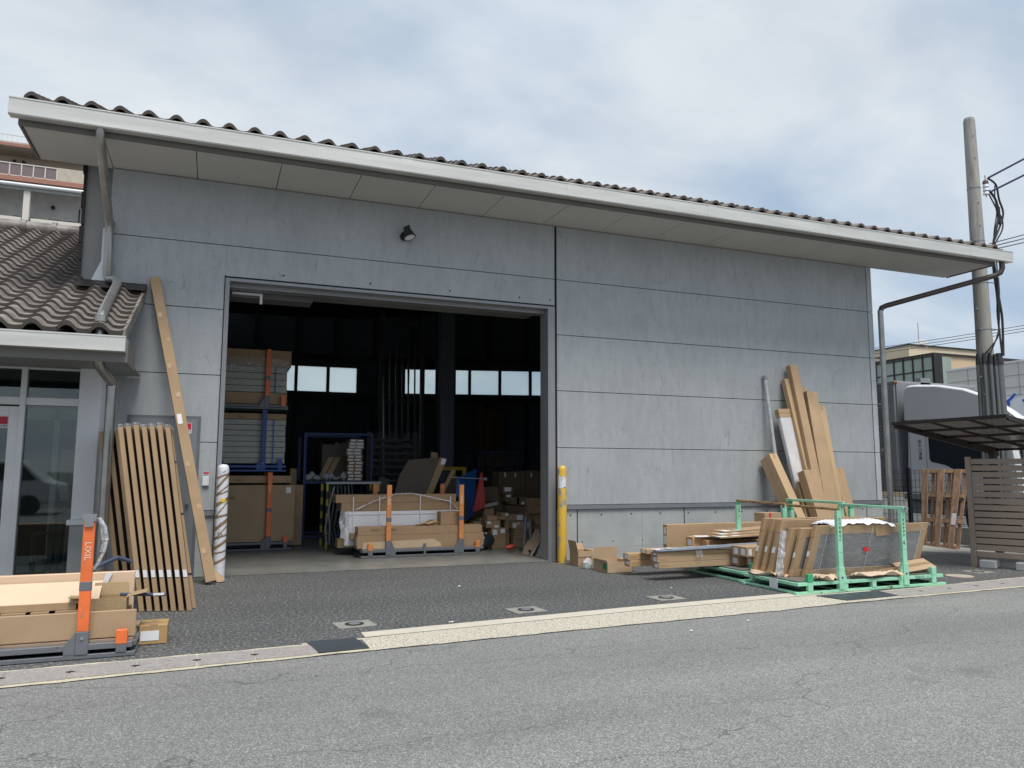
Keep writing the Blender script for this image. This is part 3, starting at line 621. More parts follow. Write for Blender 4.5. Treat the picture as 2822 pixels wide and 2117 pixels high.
# ------------------------------------------------------------ goods
FILMW = film("faint_stretch_film", (.5, .51, .52), .12, rough=.25, bs=3, st=(1, 1, 2))
def frame(p, R=None):
    return Matrix.Translation(p) @ (R.to_4x4() if R is not None else Matrix.Identity(4))
def lean_R(foot, top, twist=0):
    z = (Vector(top)-Vector(foot)).normalized(); x = Vector((cos(twist), sin(twist), 0)); y = z.cross(x).normalized(); x = y.cross(z).normalized()
    return Matrix((x, y, z)).transposed()
def carton(label, p, dims, mat=None, T=None, tape='x', labs=(), group=None, name='cardboard_box', seam=True, bevel=.004):
    """closed box: T maps the local box (0..dx, 0..dy, 0..dz) to the world"""
    dx, dy, dz = dims; T = T or Matrix.Translation(p); mat = mat or KRAFT
    m = MB(); m.box(0, dx, 0, dy, 0, dz, T)
    o = [T @ Vector((dx/2, dy/2, 0))][0]
    root = m.build(name, mat, origin=o, bevel=bevel); tag(root, label, 'box', group)
    e = .0016
    if tape:
        t = MB()
        if tape == 'x':      # tape along x on top, folded down both ends
            t.box(-e, dx+e, dy/2-.028, dy/2+.028, dz+.0002, dz+e, T); t.box(-e, -.0002, dy/2-.028, dy/2+.028, dz-.07, dz+e, T); t.box(dx+.0002, dx+e, dy/2-.028, dy/2+.028, dz-.07, dz+e, T)
        elif tape == 'y':
            t.box(dx/2-.028, dx/2+.028, -e, dy+e, dz+.0002, dz+e, T); t.box(dx/2-.028, dx/2+.028, -e, -.0002, max(0, dz-.08), dz+e, T)
        elif tape == 'ends':  # long box: bands near each end of the front face
            for q in (.02, dx-.14): t.box(q, q+.12, -e, -.0002, dz*.35, dz*.65, T)
            t.box(-e, -.0002, dy*.3, dy*.7, 0, dz, T)
        t.build('tape', TAPE, root)
    for L in labs:
        f, u0, v0, u1, v1 = L[:5]; b = MB()
        if f == 'f': b.box(u0, u1, -.003, -.0005, v0, v1, T)
        if f == 'l': b.box(-.003, -.0005, u0, u1, v0, v1, T)
        if f == 't': b.box(u0, u1, v0, v1, dz+.0005, dz+.003, T)
        if f == 'r': b.box(dx+.0005, dx+.003, u0, u1, v0, v1, T)
        b.build('shipping_label', LABEL if len(L) < 6 else L[5], root)
    return root
# ---- steel stillages
def stillage(label, x0, x1, y0, y1, z0, posts, height, paint, capz, mats, group=None, bars=None, post_w=.085, deckz=.12, caps=None, word=None, back=True, board=None):
    """pallet frame with corner stubs and tall posts, posts at x in posts"""
    st, po = mats
    r = thing('stillage', label, 'stillage', ((x0+x1)/2, (y0+y1)/2, z0), group)
    m = MB(); h = .035
    for y in (y0, y1-.05, (y0+y1)/2-.025):
        m.box(x0, x1, y, y+.05, z0+.004, z0+h); m.box(x0+.02, x1-.02, y, y+.05, z0+deckz-.03, z0+deckz+.012)
    for x in (x0, x1-.05): m.box(x, x+.05, y0+.05, y1-.05, z0+deckz-.028, z0+deckz+.010); m.box(x, x+.05, y0+.05, y1-.05, z0+.006, z0+h-.002)
    n = max(3, int((x1-x0)/.35))
    for i in range(1, n): x = x0+(x1-x0)*i/n; m.box(x-.02, x+.02, y0+.05, y1-.05, z0+deckz-.026, z0+deckz+.004)
    m.build('base_frame', st, r, bevel=.003)
    for y in (y0-.006, y1-.044):
        if y > y0 and not back: continue
        for x in posts:
            m = MB(); m.box(x-post_w/2, x+post_w/2, y, y+.05, z0+h, z0+paint)
            s = -1 if x < (x0+x1)/2 else 1
            if abs(deckz) > 0: m.prism([(x+s*post_w/2*-1, y+.004, z0+h), (x-s*(post_w/2+.075), y+.004, z0+h), (x-s*(post_w/2+.075), y+.004, z0+h+.07), (x-s*post_w/2, y+.004, z0+paint)], (0, .03, 0))
            m.mat(1); m.cyl((x, y-.008, z0+paint-.05), .012, .01, 10, 'Y'); m.mat(0)
            b = m.build('post_foot', [st, GREYLT], r, bevel=.003)
            m = MB(); m.box(x-post_w/2+.004, x+post_w/2-.004, y+.004, y+.044, z0+paint, z0+height)
            m.mat(1); m.box(x-post_w/2+.002, x+post_w/2-.002, y+.002, y+.046, z0+height*.49, z0+height*.49+.07)
            p = m.build('post', [po, st], r, bevel=.004)
            if word and y < y0:
                text('lettering', word, post_w*.72, M("faded_white_print", (.75, .62, .55), .6), p, at(x, y+.003, z0+height*.78, FRONT @ Matrix.Rotation(RD(-90), 4, 'Z')), .0008)
        for x in (caps or (x0+.09, x1-.09)):
            m = MB(); m.box(x-.035, x+.035, y, y+.05, z0+h, z0+deckz); m.mat(1); m.box(x-.038, x+.038, y-.002, y+.052, z0+deckz, z0+capz)
            m.build('corner_stub', [st, po], r, bevel=.003)
    m = MB(); m.box((x0+x1)/2-.017, (x0+x1)/2+.017, y0-.004, y0+.03, z0+h, z0+deckz+.09); m.build('middle_stub', st, r, bevel=.002)
    if board: MB().box(x0+.02, x1-.02, y0+.05, y1-.05, z0+deckz+.012, z0+deckz+.028).build('deck_board', board, r)
    if bars:
        for (a, b, mt) in bars: MB().tube([a, b], .018, 8).build('top_bar', mt, r)
    return r
# 1. orange and grey stillage, front left
stillage("grey stillage with bright orange lettered post at the road edge, left", -7.3, -5.505, -4.38, -3.55, 0, [-6.92, -5.86], 1.0, .20, .195, (GREYST, ORANGE), word="LIXIL", caps=[-7.2, -5.60], deckz=.095, back=False, board=PLYW)
m = MB(); m.box(-5.905, -5.815, -4.392, -4.338, 1.0, 1.05); m.box(-5.89, -5.83, -4.40, -4.36, .96, 1.03); m.build("post_clamp", GREYLT, bpy.data.objects['stillage'])
carton("long grey-brown lid-less carton lying in front on the orange-posted stillage", (-7.4, -4.30, .13), (1.885, .03, .195), KRAFT3, tape=None)
carton("pale pinkish tall carton standing at the rear of the orange-posted stillage", (-7.4, -3.86, .13), (1.825, .06, .43), PINKC, tape=None)
r = thing("open_long_carton", "pale sloping top of the long open carton behind the orange post", 'box', (-6.5, -4.1, .12))
m = MB(); m.prism([(-7.4, -3.87, .50), (-7.4, -4.10, .375), (-7.4, -4.10, .365), (-7.4, -3.87, .49)], (1.60, 0, 0)); m.build("lid", PINKC, r)
m = MB(); m.box(-7.4, -5.95, -4.105, -4.10, .32, .372); m.build("lid_lip", KRAFT3, r)
m = MB(); m.box(-7.4, -5.58, -4.10, -3.88, .125, .30); m.build("tray", KRAFT3, r)
for x in (-6.33, -6.02, -6.17):
    m = MB(); m.box(x-.10, x+.09, -4.16, -4.11, .13, .318); m.build("divider", KIN, r)
m = MB(); m.prism([(-5.78, -3.868, .555), (-5.735, -3.868, .555), (-5.79, -3.868, .42), (-5.83, -3.868, .42)], (0, -.004, 0)); tag(m.build("white_strap", WPAPER), "broad white strap hanging over the pale tall carton", 'strap')
def open_box(label, x0, x1, y0, y1, z0, z1, mat, flaps, mark=None, group=None):
    r = thing("open_cardboard_box", label, 'box', ((x0+x1)/2, (y0+y1)/2, z0), group); t = .005; m = MB()
    m.box(x0, x1, y0, y0+t, z0, z1); m.box(x0, x1, y1-t, y1, z0, z1); m.box(x0, x0+t, y0+t, y1-t, z0, z1); m.box(x1-t, x1, y0+t, y1-t, z0, z1); m.box(x0+t, x1-t, y0+t, y1-t, z0, z0+t)
    m.build("carton_walls", mat, r)
    for (side, ln, ang) in flaps:
        m = MB(); c, s = cos(RD(ang)), sin(RD(ang))     # ang: 90 straight up, 0 straight out, -90 hanging
        if side == 'l': m.prism([(x0, y0, z1), (x0-ln*c, y0+.01, z1+ln*s), (x0-ln*c, y1-.01, z1+ln*s), (x0, y1, z1)], (-.004*s, 0, .004*c+.001))
        if side == 'r': m.prism([(x1, y0, z1), (x1+ln*c, y0+.01, z1+ln*s), (x1+ln*c, y1-.01, z1+ln*s), (x1, y1, z1)], (.004*s, 0, .004*c+.001))
        if side == 'f': m.prism([(x0, y0, z1), (x0+.01, y0-ln*c, z1+ln*s), (x1-.01, y0-ln*c, z1+ln*s), (x1, y0, z1)], (0, -.004*s, .004*c+.001))
        if side == 'b': m.prism([(x0, y1, z1), (x0+.01, y1+ln*c, z1+ln*s), (x1-.01, y1+ln*c, z1+ln*s), (x1, y1, z1)], (0, .004*s, .004*c+.001))
        m.build("flap", mat, r)
    if mark: mark(r)
    return r
open_box("small open carton with spread flaps behind the orange post", -5.86, -5.60, -4.16, -3.95, .25, .40, M("dull_kraft", (.37, .26, .14), .8, bump=.2), [('l', .14, 4), ('r', .14, 12), ('b', .09, 75)])
m = MB(); m.tube([(-5.66, -3.99, .40), (-5.33, -4.03, .385)], .013, 10); m.mat(1); m.box(-5.42, -5.34, -4.045, -4.028, .385, .40); tag(m.build("film_wrapped_bar", [NAVY, WPAPER]), "dark wrapped bar poking out beyond the small open carton", 'bar')
m = MB(); m.tube([(-5.90, -3.80, .585), (-5.72, -3.72, .66), (-5.62, -3.68, .62)], .018, 8); tag(m.build("film_wrapped_bar", NAVY), "bent dark wrapped bar on top of the pale carton", 'bar')
m = MB(); a0 = [(-5.80, -4.33, 1.02), (-5.765, -4.30, .95), (-5.75, -4.28, .85), (-5.765, -4.27, .76), (-5.80, -4.26, .68), (-5.83, -4.25, .63)]
for i, (p, q) in enumerate(zip(a0, a0[1:])):
    wv = .018+.012*sin(i*1.3); m.prism([Vector(p)+Vector((-wv, 0, 0)), Vector(p)+Vector((wv*.2, .02, 0)), Vector(q)+Vector((wv*.2, .02, 0)), Vector(q)+Vector((-wv-.005, 0, 0))], (.006, .012, 0))
m.tube(a0, .011, 8)
tag(m.build("plastic_sheet", FILMM, smooth=True), "white plastic sheet hanging behind the orange post", 'plastic sheet')
carton("small carton corner peeking up at the far left edge behind the pale carton", (-7.75, -3.6, .12), (.72, .3, .46), KRAFT2, tape=None)
# small box
c = carton("small taped carton standing on the forecourt next to the orange-posted stillage", (0, 0, 0), (.205, .26, .148), M("tan_cardboard", (.42, .27, .12), .7, var=.06, bump=.1, bs=100), T=Matrix.Translation((-5.508, -4.03, .004)), tape='y', labs=[('f', .012, .03, .145, .105)])
# 2. tall flat packs standing in a row
r0 = None
for i in range(10):
    bx = -5.655+i*.0735-.19 if i < 3 else -5.655+(i-2.6)*.0725
    if i < 3: bx = -5.93+i*.082
    tilt = -.285
    H = 1.80; T = Matrix.Translation((bx, -2.44-.012*i, .004)) @ Matrix.Shear('XY', 4, (0, 0)) 
    sh = Matrix.Identity(4); sh[0][2] = tilt/H; T = Matrix.Translation((bx, -2.44-.02*max(0, i-3) if i > 2 else -1.32, .004)) @ sh
    m = MB(); m.box(0, .045, 0, .80, 0, H+.01*(i % 3), T)
    nm = ["hidden mostly by the downpipe, first", "second from the pillar", "third from the pillar", "fourth from the pillar", "fifth from the pillar", "sixth from the pillar", "fourth from the right end", "third from the right end", "second from the right end", "outermost on the right"][i]
    o = m.build("flat_pack_panel", KRAFT, bevel=.003); tag(o, f"tall flat carton in the leaning row, {nm}", 'flat pack', "tall flat packs standing in a row by the pillar")
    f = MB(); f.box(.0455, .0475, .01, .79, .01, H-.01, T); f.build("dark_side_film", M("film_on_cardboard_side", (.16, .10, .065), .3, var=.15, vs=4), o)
    f = MB(); f.box(-.002, .05, -.003, .805, H+.008+.01*(i % 3), H+.03+.01*(i % 3), T); f.build("film_cap", FILM, o)
    if i > 2: f = MB(); f.box(.004, .040, -.006, -.004, .33, .40, T); f.build("shipping_label", LABEL, o)
T = Matrix.Translation((-5.165, -2.42, .004)); sh = Matrix.Identity(4); sh[0][2] = -.30/1.72; T = T @ sh
m = MB(); m.box(0, .055, 0, .08, 0, 1.72, T); o = m.build("slim_carton", KRAFT, bevel=.003); tag(o, "slim carton with black tape bands right of the row of flat packs", 'box')
for z in (.33, .93, 1.45):
    m = MB(); m.box(-.002, .057, -.002, .082, z, z+.018, T); m.build("black_band", BLACK, o)
# long carton to the eave
ft, tp = Vector((-5.05, -.78, 0)), Vector((-5.91, -.09, 3.86)); R_ = lean_R(ft, tp, .08); T = frame(ft+Vector((0.02, 0, .03)), R_)
Ln = (tp-ft).length
o = carton("very long thin carton leaning on the wall up to the office roof", None, (.125, .07, Ln), KRAFT, T=T, tape=None)
for k, z in enumerate((.35, .9, 1.45, 2.35, 2.75, 3.1, 3.45)):
    m = MB(); m.box(.02+.04*(k % 2), .065+.04*(k % 2), -.003, -.0005, z, z+.06, T); m.build("tape_patch", M("glossy_tape_patch", (.52, .38, .24), .3), o)
m = MB(); m.box(.02, .075, -.003, -.0005, 2.0, 2.13, T); m.build("shipping_label", LABEL, o)
m = MB(); m.prism([(-5.04, -.50, .22), (-4.90, -.62, .01), (-4.83, -.60, .01), (-4.81, -.56, .035), (-5.03, -.44, .24)], (0, .06, 0)); tag(m.build("cardboard_offcut", KRAFT), "short cardboard offcut at the foot of the long leaning carton", 'cardboard scrap')
# 3. bollards
BL = thing("bollard", "white bollard wrapped in spirals of brown tape at the left side of the doorway", 'bollard', (-4.88, -.30, 0), "bollards guarding the doorway")
def bollard_body(cx, cy, h, r, mat, par):
    m = MB(); prof = [(r, 0), (r, h-.09), (r*.96, h-.05), (r*.82, h-.02), (r*.5, h-.004), (.001, h)]; n = 24; v = []
    for (q, z) in prof: v += [(cx+q*cos(2*pi*k/n), cy+q*sin(2*pi*k/n), z) for k in range(n)]
    f = [(i*n+k, i*n+(k+1) % n, (i+1)*n+(k+1) % n, (i+1)*n+k) for i in range(len(prof)-1) for k in range(n)]
    m.add(v, f); return m.build("tube", mat, par, smooth=True)
bollard_body(-4.88, -.30, 1.46, .072, WHB, BL)
m = MB(); turns = [(1.31, .03, .014), (1.24, .09, .022), (1.13, .06, .012), (1.09, -.03, .010), (.98, .045, .024), (.885, .10, .014), (.80, .02, .016), (.69, .06, .026), (.585, .09, .011), (.54, -.02, .012), (.44, .05, .022), (.345, .02, .011), (.235, .04, .018)]
for (z, sl_, hw) in turns:
    n = 24; v = []
    for k in range(n+1): 
        a = 2*pi*k/n; zz = z+abs(sl_)*cos(a)+rnd.uniform(-.003, .003); v += [(-4.88+.0735*cos(a), -.30+.0735*sin(a), zz-hw), (-4.88+.0735*cos(a), -.30+.0735*sin(a), zz+hw)]
    m.add(v, [(2*k, 2*k+2, 2*k+3, 2*k+1) for k in range(n)])
m.build("brown_tape", M("brown_wrap_tape", (.27, .18, .10), .45, var=.15), BL, smooth=True)
m = MB(); m.prism([(-4.90, -.3745, .98), (-4.84, -.369, .975), (-4.84, -.369, 1.02), (-4.90, -.3745, 1.02)], (0, -.002, 0)); m.build("yellow_sticker", M("yellow_sticker", (.8, .5, .03), .5), BL)
BR = thing("bollard", "chipped yellow bollard with a torn white sticker at the right side of the doorway", 'bollard', (.0, -.20, 0), "bollards guarding the doorway")
bollard_body(.0, -.20, 1.47, .069, YEL, BR)
m = MB(); n = 10; v = []
for k in range(n+1):
    a = RD(-165+11*k); v += [(.0703*cos(a), -.20+.0703*sin(a), 1.12+.01*(k % 2)), (.0703*cos(a), -.20+.0703*sin(a), 1.32-.012*k*.3)]
m.add(v, [(2*k, 2*k+2, 2*k+3, 2*k+1) for k in range(n)]); m.build("torn_sticker", M("torn_white_sticker", (.68, .7, .74), .5, col2=(.12, .12, .14), cs=11, ct=.56, cw=.01), BR, smooth=True)
KC = M('brown_centre_cardboard', (.36, .235, .135), .8, var=.08, vs=2, bump=.1, bs=100)
# 4. centre stillage and its load
stillage("grey stillage with four worn orange posts on the threshold, loaded with long cartons", -2.78, -.74, 1.25, 2.42, .015, [-2.355, -1.145], 1.14, .26, .225, (GREYST, ORANGE2), word="LIXIL", caps=[-2.64, -.86], deckz=.115, board=PLYW)
MB().box(-2.80, -.72, 1.22, 1.30, .0145, .03).build("skid_rail", M("splintered_skid", (.12, .10, .09), .8, var=.3, vs=12), bpy.data.objects['stillage.001'])
z0 = .158
c = carton("lower long brown carton at the front of the middle stillage", (-2.84, 1.32, z0), (2.11, .30, .205), KC, tape='x', labs=[('l', .03, .05, .09, .17)])
c = carton("upper long brown carton printed with two boxed marks, middle stillage", (-2.83, 1.32, z0+.207), (2.07, .30, .125), KC, tape='x')
m = MB()
for a, b in ((-2.62, -2.51), (-2.50, -2.475), (-2.33, -2.215)):
    for (x0, x1, za, zb) in ((a, b, .425, .4285), (a, b, .455, .4585), (a, a+.003, .425, .4585), (b-.003, b, .425, .4585)): m.box(x0, x1, 1.3185, 1.3198, za, zb)
    x = a+.01
    while x < b-.012: m.box(x, x+.008, 1.3185, 1.3198, .434, .449); x += .013
m.build("print_marks", M("faded_brown_ink", (.17, .10, .05), .8), c)
m = MB(); m.prism([(-2.76, 1.305, .155), (-1.47, 1.305, .155), (-1.48, 1.305, .215), (-1.60, 1.305, .285), (-2.745, 1.305, .255)], (0, .006, 0)); tag(m.build("cardboard_sheet", M("light_sheet_cardboard", (.55, .41, .27), .8)), "light cardboard sheet tucked between posts and long cartons", 'cardboard sheet')
m = MB()
def wrinkle(u, v): return Vector((-2.97+1.93*u, 1.74-.012*sin(u*9+v*4)-.008*sin(u*31+v*7), .16+.55*v+.006*sin(u*21)))
r = thing("foam_wrapped_bundle", "long bundle wrapped in white foam and bound with straps on the middle stillage", 'wrapped bundle', (-2, 2, .16))
m = MB(); m.box(-2.97, -1.04, 1.75, 2.1, .16, .715); m.build("bundle", WRAP, r, bevel=.02)
m = MB(); m.box(-2.975, -1.035, 1.738, 1.75, .665, .72); m.build("flap", WRAP, r)
m = MB()
for x in (-2.85, -2.42, -1.73, -1.2): m.box(x, x+.016, 1.728, 1.738, .30, .96)
m.build("strap", WPAPER, r)
m = MB(); m.sheet(14, 8, lambda u, v: Vector((-3.05+.16*u+.01*sin(v*8), 1.735-.03*sin(u*5+v*6), .29+.44*v+.01*sin(u*9)))); m.build("end_film", FILMM, r, smooth=True)
carton("brown carton lying directly on the white foam bundle", (-3.03, 1.76, .722), (2.0, .3, .135), KC, tape=None, labs=[('l', .05, .02, .2, .11, TAPE)])
carton("topmost long brown carton of the middle stillage load", (-3.12, 1.77, .859), (2.04, .32, .13), KC, tape='x')
m = MB(); pts = [(-2.8, 1.725, .74), (-2.5, 1.73, .88), (-2.15, 1.74, .99), (-1.85, 1.74, .995), (-1.4, 1.735, .90), (-1.2, 1.73, .86), (-1.07, 1.725, .74)]
for p, q in zip(pts, pts[1:]): m.prism([Vector(p), Vector(q), Vector(q)+Vector((0, 0, .02)), Vector(p)+Vector((0, 0, .02))], (0, -.003, 0))
tag(m.build("white_strap", FILMM), "slack milky strap looping over the top long cartons", 'strap')
c = carton("square carton with red lettering beside the right orange post", (-1.46, 1.40, z0+.335), (.40, .22, .215), KC, tape='y')
text("lettering", "LIXIL", .05, M("red_brown_ink", (.45, .07, .03), .7), c, at(-1.19, 1.399, z0+.49), .0006, sx=1.15)
m = MB(); 
def bag(u, v):
    a = 2*pi*u; return Vector((-1.69+.20*cos(a)*(.25+.75*sin(pi*v))*(1+.12*sin(5*a)), 1.42+.07*sin(a)*sin(pi*v), .493+.10*v*(.55+.4*cos(a*1+.4))+.012*sin(7*a+v*5)))
m.sheet(24, 6, bag); tag(m.build("crumpled_paper_bag", M("bag_paper", (.42, .27, .15), .7, var=.2, bump=.5, bs=14), smooth=True), "crumpled brown paper bag lying on the long cartons", 'paper bag')
m = MB(); m.prism([(-1.72, 1.36, .565), (-1.60, 1.36, .605), (-1.56, 1.40, .60), (-1.68, 1.40, .56)], (0, 0, .003)); tag(m.build("delivery_note", LABEL), "white delivery note on the crumpled paper bag", 'paper slip')
carton("small strapped carton sticking out low at the left of the middle stillage", (-3.06, 1.85, .13), (.25, .25, .14), KIN, tape='y')
carton("little carton above the strapped one at the left of the middle stillage", (-2.90, 1.6, .29), (.12, .12, .09), KIN, tape=None)
# 5. three stacked stillages on the left
S1 = stillage("lowest stillage of the left stack, orange post and tall brown carton", -5.9, -3.66, 3.05, 4.2, .015, [-5.5, -4.06], 1.335, .235, .235, (GREYST, ORANGE), word="LIXIL", caps=[-5.8, -3.77], deckz=.13, group="stacked stillages inside the doorway at left")
carton("tall brown carton filling the lowest stillage of the left stack", (-5.9, 3.12, .16), (2.27, .5, .97), KRAFT3, tape=None, labs=[('f', 2.12, .83, 2.2, .93)])
carton("tall carton set back behind the lowest stillage load", (-5.9, 3.66, .03), (2.47, .4, 1.09), KRAFT3, tape=None)
carton("thin printed carton on top of the lowest load in the left stack", (-5.9, 3.15, 1.165), (2.2, .6, .125), KIN, tape='x')
S2 = stillage("middle stillage of the left stack, painted blue", -5.9, -3.80, 3.05, 4.2, 1.36, [-5.5, -4.19], 1.08, .20, .22, (BLUE, BLUE), caps=[-5.8, -3.91], deckz=.10, group="stacked stillages inside the doorway at left")
S3 = stillage("top stillage of the left stack, grey with an orange post", -5.9, -3.80, 3.05, 4.2, 2.445, [-5.5, -4.16], 1.07, .24, .25, (GREYST, ORANGE), caps=[-5.8, -3.89], deckz=.07, group="stacked stillages inside the doorway at left")
def wrapped_load(label, x0, x1, y0, z0, z1, n):
    r = thing("wrapped_panel_stack", label, 'panel stack', ((x0+x1)/2, y0+.4, z0)); m = MB(); h = (z1-z0)/n
    for i in range(n): m.box(x0+rnd.uniform(0, .01), x1-rnd.uniform(0, .015), y0+rnd.uniform(0, .01), y0+.8, z0+i*h+.007, z0+(i+1)*h-.004)
    m.build("panels", M("off_white_panel", (.42, .42, .38), .6, var=.1), r)
    m = MB(); m.box(x0+.015, x1-.02, y0+.012, y0+.79, z0, z1-.004); m.build("shadow_gaps", DARK, r)
    m = MB(); m.sheet(30, 12, lambda u, v: Vector((x0+(x1-x0)*u, y0-.012-.008*sin(u*17+v*9), z0+(z1-z0)*v))); m.build("stretch_film", FILMW, r, smooth=True)
    for x in (x0+.45*(x1-x0)*.9, x1-.22, x1-1.2+.1): MB().box(x, x+.022, y0-.026, y0-.023, z0, z1).build("strap", M("blue_strap", (.03, .13, .42), .5), r)
    return r
wrapped_load("film wrapped pale panels with blue straps on the blue stillage", -5.9, -3.82, 3.15, 1.50, 2.27, 8)
carton("thin printed carton closing the load of the blue stillage", (-5.9, 3.15, 2.275), (2.08, .7, .10), KIN, tape=None)
carton("brown carton forming the base of the topmost load", (-5.9, 3.15, 2.545), (2.08, .7, .20), KRAFT3, tape=None)
wrapped_load("film wrapped pale panels in the topmost stillage", -5.9, -3.82, 3.15, 2.75, 3.21, 4)
c = carton("brown carton with film on the very top of the left stack", (-5.9, 3.13, 3.215), (2.13, .7, .29), KIN, tape=None)
m = MB(); m.sheet(24, 8, lambda u, v: Vector((-5.9+2.1*u, 3.11-.01*sin(u*15+v*8), 3.12+.24*v))); m.build("film", FILM, c, smooth=True)
# 6. behind the middle: racks, boards, columns of boxes
def steel_rack(label, x0, x1, y0, y1, z0, z1, mt, shelves, r_=.025, group=None):
    r = thing("steel_rack", label, 'rack', ((x0+x1)/2, (y0+y1)/2, z0), group)
    for x in (x0, x1):
        for y in (y0, y1): MB().box(x-r_, x+r_, y-r_, y+r_, z0, z1).build("upright", mt, r)
    for z in shelves: 
        m = MB(); m.box(x0+r_, x1-r_, y0-r_, y0+r_, z-.02, z+.02); m.box(x0+r_, x1-r_, y1-r_, y1+r_, z-.02, z+.02); m.box(x0-r_+.002, x0+r_-.002, y0+r_, y1-r_, z-.02, z+.02); m.box(x1-r_+.002, x1+r_-.002, y0+r_, y1-r_, z-.02, z+.02); m.build("shelf_frame", mt, r)
    return r
rk = steel_rack("blue steel rack holding crumpled film behind the left stack", -3.38, -2.12, 4.0, 5.0, .02, 2.10, M("dim_blue_paint", (.008, .03, .12), .6), (.15, 1.16, 2.08))
MB().box(-3.36, -2.14, 4.02, 4.98, 1.182, 1.19).build("deck", INDARK, rk)
m = MB()
for k in range(9):
    cx, cy = -3.3+.085*k, 4.15+.1*(k % 2)
    m.sheet(8, 5, lambda u, v: Vector((cx+(.075+.02*sin(9*u+k))*cos(2*pi*u)*sin(pi*v*.9+.15), cy+.07*sin(2*pi*u)*sin(pi*v*.9+.15), 1.19+.18*(1-v)*(.7+.3*sin(k*1.7)))))
tag(m.build("crumpled_film", M("crumpled_clear_film", (.42, .44, .46), .2, var=.5, vs=30, bump=1, bs=30)), "heap of crumpled clear film on the blue rack", 'plastic film')
for k in range(13):
    z = 1.192+k*.062; white = k > 7
    o = (0, .01, -.012, .006, 0, .015, -.01, 0, -.02, -.02, .02, .022, .035)[k]
    carton(f"flat narrow carton in the stack on the blue rack, {['bottom', 'second', 'third', 'fourth', 'fifth', 'sixth', 'seventh', 'eighth', 'ninth and first white', 'tenth, white', 'eleventh, white', 'twelfth, white', 'topmost'][k]}", (-2.575+o, 4.02, z), (.285 if k < 12 else .15, .5, .058), (M("white_end_box", (.42, .40, .38), .7, var=.1) if white and k < 12 else KIN), tape=None, labs=[('f', .02, .012, .11, .045), ('f', .15, .012, .26, .045)], group="narrow cartons stacked on the blue rack", bevel=.002)
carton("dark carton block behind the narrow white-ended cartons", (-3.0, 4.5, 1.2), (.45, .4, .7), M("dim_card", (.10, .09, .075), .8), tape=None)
for k, (x, t_) in enumerate(((-3.0, .28), (-2.88, .30))):
    ft, tp = Vector((x-.1, 4.35, 1.2)), Vector((x+t_, 4.6, 1.95)); T = frame(ft, lean_R(ft, tp)); carton(("left" if k == 0 else "right")+" of two slanting dark cartons on the blue rack", None, (.10, .1, (tp-ft).length), KIN, T=T, tape=None)
m = MB(); m.box(-3.13, -2.15, 2.88, 2.93, 1.145, 1.185)
r = thing("low_frame_rack", "low rack with grey top bar and yellow-black legs behind the foam bundle", 'rack', (-2.6, 3, 0)); m.build("top_bar", GREYLT, r)
for x in (-3.10, -2.2):
    for y in (2.9, 3.6):
        g2 = MB()
        for k in range(9): g2.mat(k % 2).box(x-.02, x+.02, y-.02, y+.02, .015+k*.125, .015+(k+1)*.125)
        g2.build("leg", [M("hazard_yellow", (.45, .36, .03), .6), BLACK], r)
m = MB()
for k in range(7):
    x = -3.05+.06*k; m.tube([(x, 2.84, 1.12), (x-.03+.015*k, 2.80, .75), (x-.05, 2.82, .4), (x+.01*k, 2.8, .12)], .012+.004*(k % 3), 6)
tag(m.build("hanging_film_strips", M("grey_hanging_film", (.10, .105, .11), .3, var=.6, vs=20), smooth=True), "dark strips of film and cord hanging from the low rack", 'plastic strips')
m = MB(); m.tube([(-3.0, 2.80, 1.1), (-3.09, 2.78, .7), (-3.14, 2.78, .35), (-3.10, 2.76, .1), (-3.06, 2.75, .12), (-3.06, 2.78, .4), (-3.08, 2.79, .7)], .013, 6); tag(m.build("cord", M("grey_white_cord", (.35, .36, .38), .6)), "pale looped cord hanging left of the foam bundle", 'cord')
carton("short upright carton standing behind the left stack of stillages", (-3.62, 4.2, 1.0), (.12, .15, .42), KIN, tape=None)
# shelves with film
rk = steel_rack("tall dark shelf rack wrapped in film in the middle of the hall", -1.95, -.95, 5.2, 6.2, .02, 2.2, M("dark_brown_rack", (.045, .035, .03), .6), [.3+.145*i for i in range(13)], r_=.05)
m = MB(); m.sheet(12, 12, lambda u, v: Vector((-1.9+.9*u, 5.13-.02*sin(u*12+v*8), .3+1.9*v))); m.build("film", film("dim_film", (.3, .33, .35), .09), rk, smooth=True)
# slanting sheet packs behind the centre load
def slant(label, pts, y, th, mt, edge=None):
    m = MB(); m.prism([(a, y, b) for a, b in pts], (0, th, 0)); o = m.build("sheet_pack", mt); tag(o, label, 'sheet pack')
    if edge:
        e = MB(); e.prism([(a, y-.002, b) for a, b in edge], (0, th+.004, 0)); e.build("edge_protector", KRAFT, o)
    return o
slant("largest dark sheet pack leaning behind the middle stillage", [(-2.1, .25), (-1.35, .25), (-1.28, .95), (-1.0, 1.60), (-1.02, 1.64), (-1.68, 1.58), (-1.85, 1.3)], 2.75, .05, M("dark_card_sheet", (.115, .09, .07), .8))
slant("brown edged sheet pack leaning right of the largest dark one", [(-1.42, .8), (-1.30, .8), (-.98, 1.60), (-1.10, 1.63)], 2.70, .05, KIN)
m = MB(); m.prism([(-1.10, 2.694, 1.50), (-1.02, 2.694, 1.50), (-.985, 2.694, 1.595), (-1.07, 2.694, 1.61)], (0, .003, 0)); m.build("shipping_label", LABEL, bpy.data.objects['sheet_pack.001'])
slant("narrow light edged pack in front of the yellow frame", [(-1.22, .75), (-1.15, .75), (-.83, 1.38), (-.88, 1.42)], 2.66, .05, KIN)
